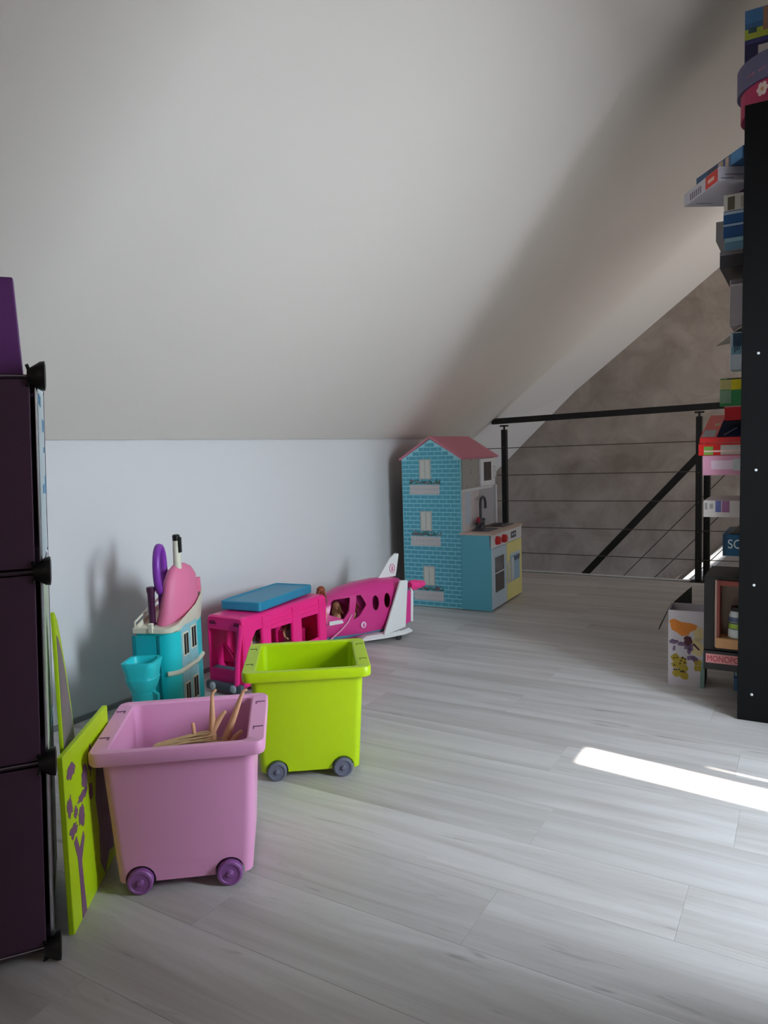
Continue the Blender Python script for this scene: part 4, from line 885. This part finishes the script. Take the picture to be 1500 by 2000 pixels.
# black box standing on its side, open to the camera, with a wooden framed tray inside
fr = thing('black_open_box', 'black open box on its side holding a framed wooden tray', 'box', (-.322, 2.85, .2055))
b = NB(); box(b, 0, .27, 0, .25, 0, .272, .001); sb = obj('shell', b, M('box_black', (22, 20, 22), 0.55), fr)
c = NB(); box(c, .034, .262, -.02, .235, .008, .262); cut(sb, c)
b = NB(); box(b, .036, .260, .075, .081, .010, .258); obj('tray_back', b, M('tray_brown', (150, 132, 118), 0.6, 0.08), fr)
b = NB(); box(b, .036, .052, .01, .075, .010, .258, .002); box(b, .052, .260, .01, .075, .238, .258, .002); obj('tray_moulding', b, M('moulding_redbrown', (170, 84, 74), 0.5, 0.2, 30), fr)
b = NB(); box(b, .0355, .0425, .004, .02, .010, .260, .001); obj('pale_edge', b, M('edge_tan', (196, 164, 150), 0.5), fr)
b = NB(); box(b, .040, .260, .0, .075, .0085, .046, .002); obj('tray_base', b, M('tray_pine', (226, 170, 116), 0.5, 0.12, 20), fr)
bt = thing('white_bottle', 'white bottle with green and navy label in the open black box', 'bottle', (-.214, 2.888, .2525))
b = NB(); lathe(b, [(.028, 0), (.031, .004), (.031, .03), (.0285, .034), (.0285, .075), (.025, .09), (.020, .098)], 28); obj('body', b, M('bottle_white', (226, 234, 232), 0.35), bt, True, 40)
for z0, z1, cc, nm in ((.036, .052, (166, 206, 70), 'green_band'), (.053, .058, (70, 84, 60), 'olive_line'), (.060, .078, (86, 96, 128), 'navy_band'), (.031, .035, (50, 56, 66), 'dark_line')):
    b = NB(); lathe(b, [(.0293, z0), (.0293, z1)], 28, None, False, False); obj(nm, b, M('band_%d_%d_%d' % cc, cc, 0.45, 0.1, 80), bt, True)
b = NB(); lathe(b, [(.022, .098), (.022, .112), (.018, .114)], 24); obj('cap', b, M('cap_dark', (40, 30, 34), 0.5), bt, True)
game('blue_floor_box', 'light blue pack standing on the floor under the lowest shelf', -.236, -.10, 3.05, 3.12, 0.0005, .108, (84, 128, 170), [('white_print', .03, .08, .55, .9, (190, 206, 222)), ('blue_band', .0, 1, .45, .55, (50, 90, 140))], cat='pack')
# white cardboard box on the floor
wb_ = thing('open_white_carton', 'tall white cardboard box with orange splash and open dark flaps on floor', 'cardboard box', (-.472, 3.022, 0), math.radians(3))
CARD = M('carton_white_print', (214, 206, 212), 0.55, 0.04)
b = NB(); box(b, 0, .134, 0, .15, 0, .304, .001); o = obj('carton', b, CARD, wb_); c = NB(); box(c, .003, .131, .003, .147, .02, .33); cut(o, c)
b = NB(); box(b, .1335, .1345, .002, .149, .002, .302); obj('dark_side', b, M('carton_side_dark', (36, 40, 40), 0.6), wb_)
b = NB(); prism(b, [(.118, .0), (.134, .0), (.134, .14), (.128, .14), (.118, .05)], .001, tf((0, -.0008, 0))); obj('teal_print', b, M('print_tealgrey', (140, 172, 166), 0.6), wb_)
b = NB(); prism(b, [(.004, .262), (.02, .270), (.05, .258), (.085, .256), (.108, .248), (.10, .230), (.082, .222), (.075, .208), (.05, .202), (.035, .214), (.012, .226)], .001, tf((0, -.0008, 0))); obj('orange_splash', b, M('print_orange', (226, 134, 44), 0.6, 0.2, 90), wb_)
b = NB(); prism(b, blob(.112, .215, .018, .03, 14, .3, 21), .001, tf((0, -.0006, 0))); prism(b, blob(.105, .165, .02, .04, 14, .3, 22), .001, tf((0, -.0006, 0))); obj('cream_splash', b, M('print_creamy', (226, 206, 150), 0.6), wb_)
b = NB()
for x, z, rx, rz, s in ((.018, .176, .014, .010, 31), (.03, .178, .012, .006, 32), (.055, .17, .018, .010, 33), (.075, .16, .016, .016, 34), (.078, .145, .007, .018, 35), (.022, .150, .005, .010, 36), (.085, .118, .016, .010, 37), (.10, .112, .010, .012, 38)): prism(b, blob(x, z, rx, rz, 12, .4, s), .001, tf((0, -.0009, 0)))
obj('violet_splash', b, M('print_mauve', (128, 104, 138), 0.6, 0.2, 90), wb_)
b = NB(); prism(b, blob(.074, .186, .016, .018, 14, .3, 41), .001, tf((0, -.0011, 0))); prism(b, [(.09, .172), (.112, .150), (.118, .152), (.095, .178)], .001, tf((0, -.0011, 0))); obj('maroon_splash', b, M('print_maroon', (84, 34, 46), 0.6), wb_)
b = NB(); rnd = random.Random(5)
for i in range(6): prism(b, [(p[0], p[1]) for p in blob(.026 + (i % 2) * .026 + .002 * i, .112 - .030 * (i // 2) - (i % 2) * .010, .017, .016, 9, .22, 50 + i)], .001, tf((0, -.0009, 0)))
for i in range(4): prism(b, blob(.104 + (i % 2) * .012, .10 - .022 * (i // 2), .008, .013, 8, .2, 70 + i), .001, tf((0, -.0009, 0)))
dl = obj('doodle_letters', b, M('print_mustard', (186, 160, 50), 0.6, 0.3, 120), wb_)
b = NB()
for i in range(16): prism(b, blob(.022 + rnd.uniform(0, .042), .05 + rnd.uniform(0, .07), .0035, .0035, 6, .2, 90 + i), .0006, tf((0, -.0014, 0)))
obj('doodle_dots', b, M('print_ink', (50, 36, 30), 0.6), dl)
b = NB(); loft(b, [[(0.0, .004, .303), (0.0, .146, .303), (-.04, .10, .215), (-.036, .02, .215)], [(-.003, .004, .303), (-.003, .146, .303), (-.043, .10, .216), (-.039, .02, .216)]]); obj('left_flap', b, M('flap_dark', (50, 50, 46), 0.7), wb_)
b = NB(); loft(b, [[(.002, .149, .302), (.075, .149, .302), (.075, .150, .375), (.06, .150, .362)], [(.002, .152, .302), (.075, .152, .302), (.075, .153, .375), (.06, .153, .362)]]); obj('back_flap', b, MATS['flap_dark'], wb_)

# ------------------------------------------------------------------ groups of repeats
for pre, g in (('pink_bin', 'wheeled toy bins'), ('lime_bin', 'wheeled toy bins'), ('fashion_doll', 'fashion dolls in the pink bin'), ('seated_doll', 'dolls sitting in the toy vehicles'),
               ('pink_round_box', 'round boxes on top of the bookshelf'), ('grey_round_box', 'round boxes on top of the bookshelf'),
               ('black_game_box', 'boxes in the blue stack'), ('pale_blue_game_box', 'boxes in the blue stack'), ('blue_game_box', 'boxes in the blue stack'), ('deep_blue_game_box', 'boxes in the blue stack'), ('barcode_box', 'boxes in the blue stack'),
               ('pink_game_box', 'boxes in the red pile'), ('red_barcode_box', 'boxes in the red pile'), ('red_navy_game_box', 'boxes in the red pile'), ('red_lettered_box', 'boxes in the red pile'),
               ('tree_print_board', 'lime printed boards'), ('tall_print_board', 'lime printed boards')):
    for o in bpy.data.objects:
        if o.parent is None and (o.name == pre or o.name.startswith(pre + '.')) and 'label' in o: o['group'] = g
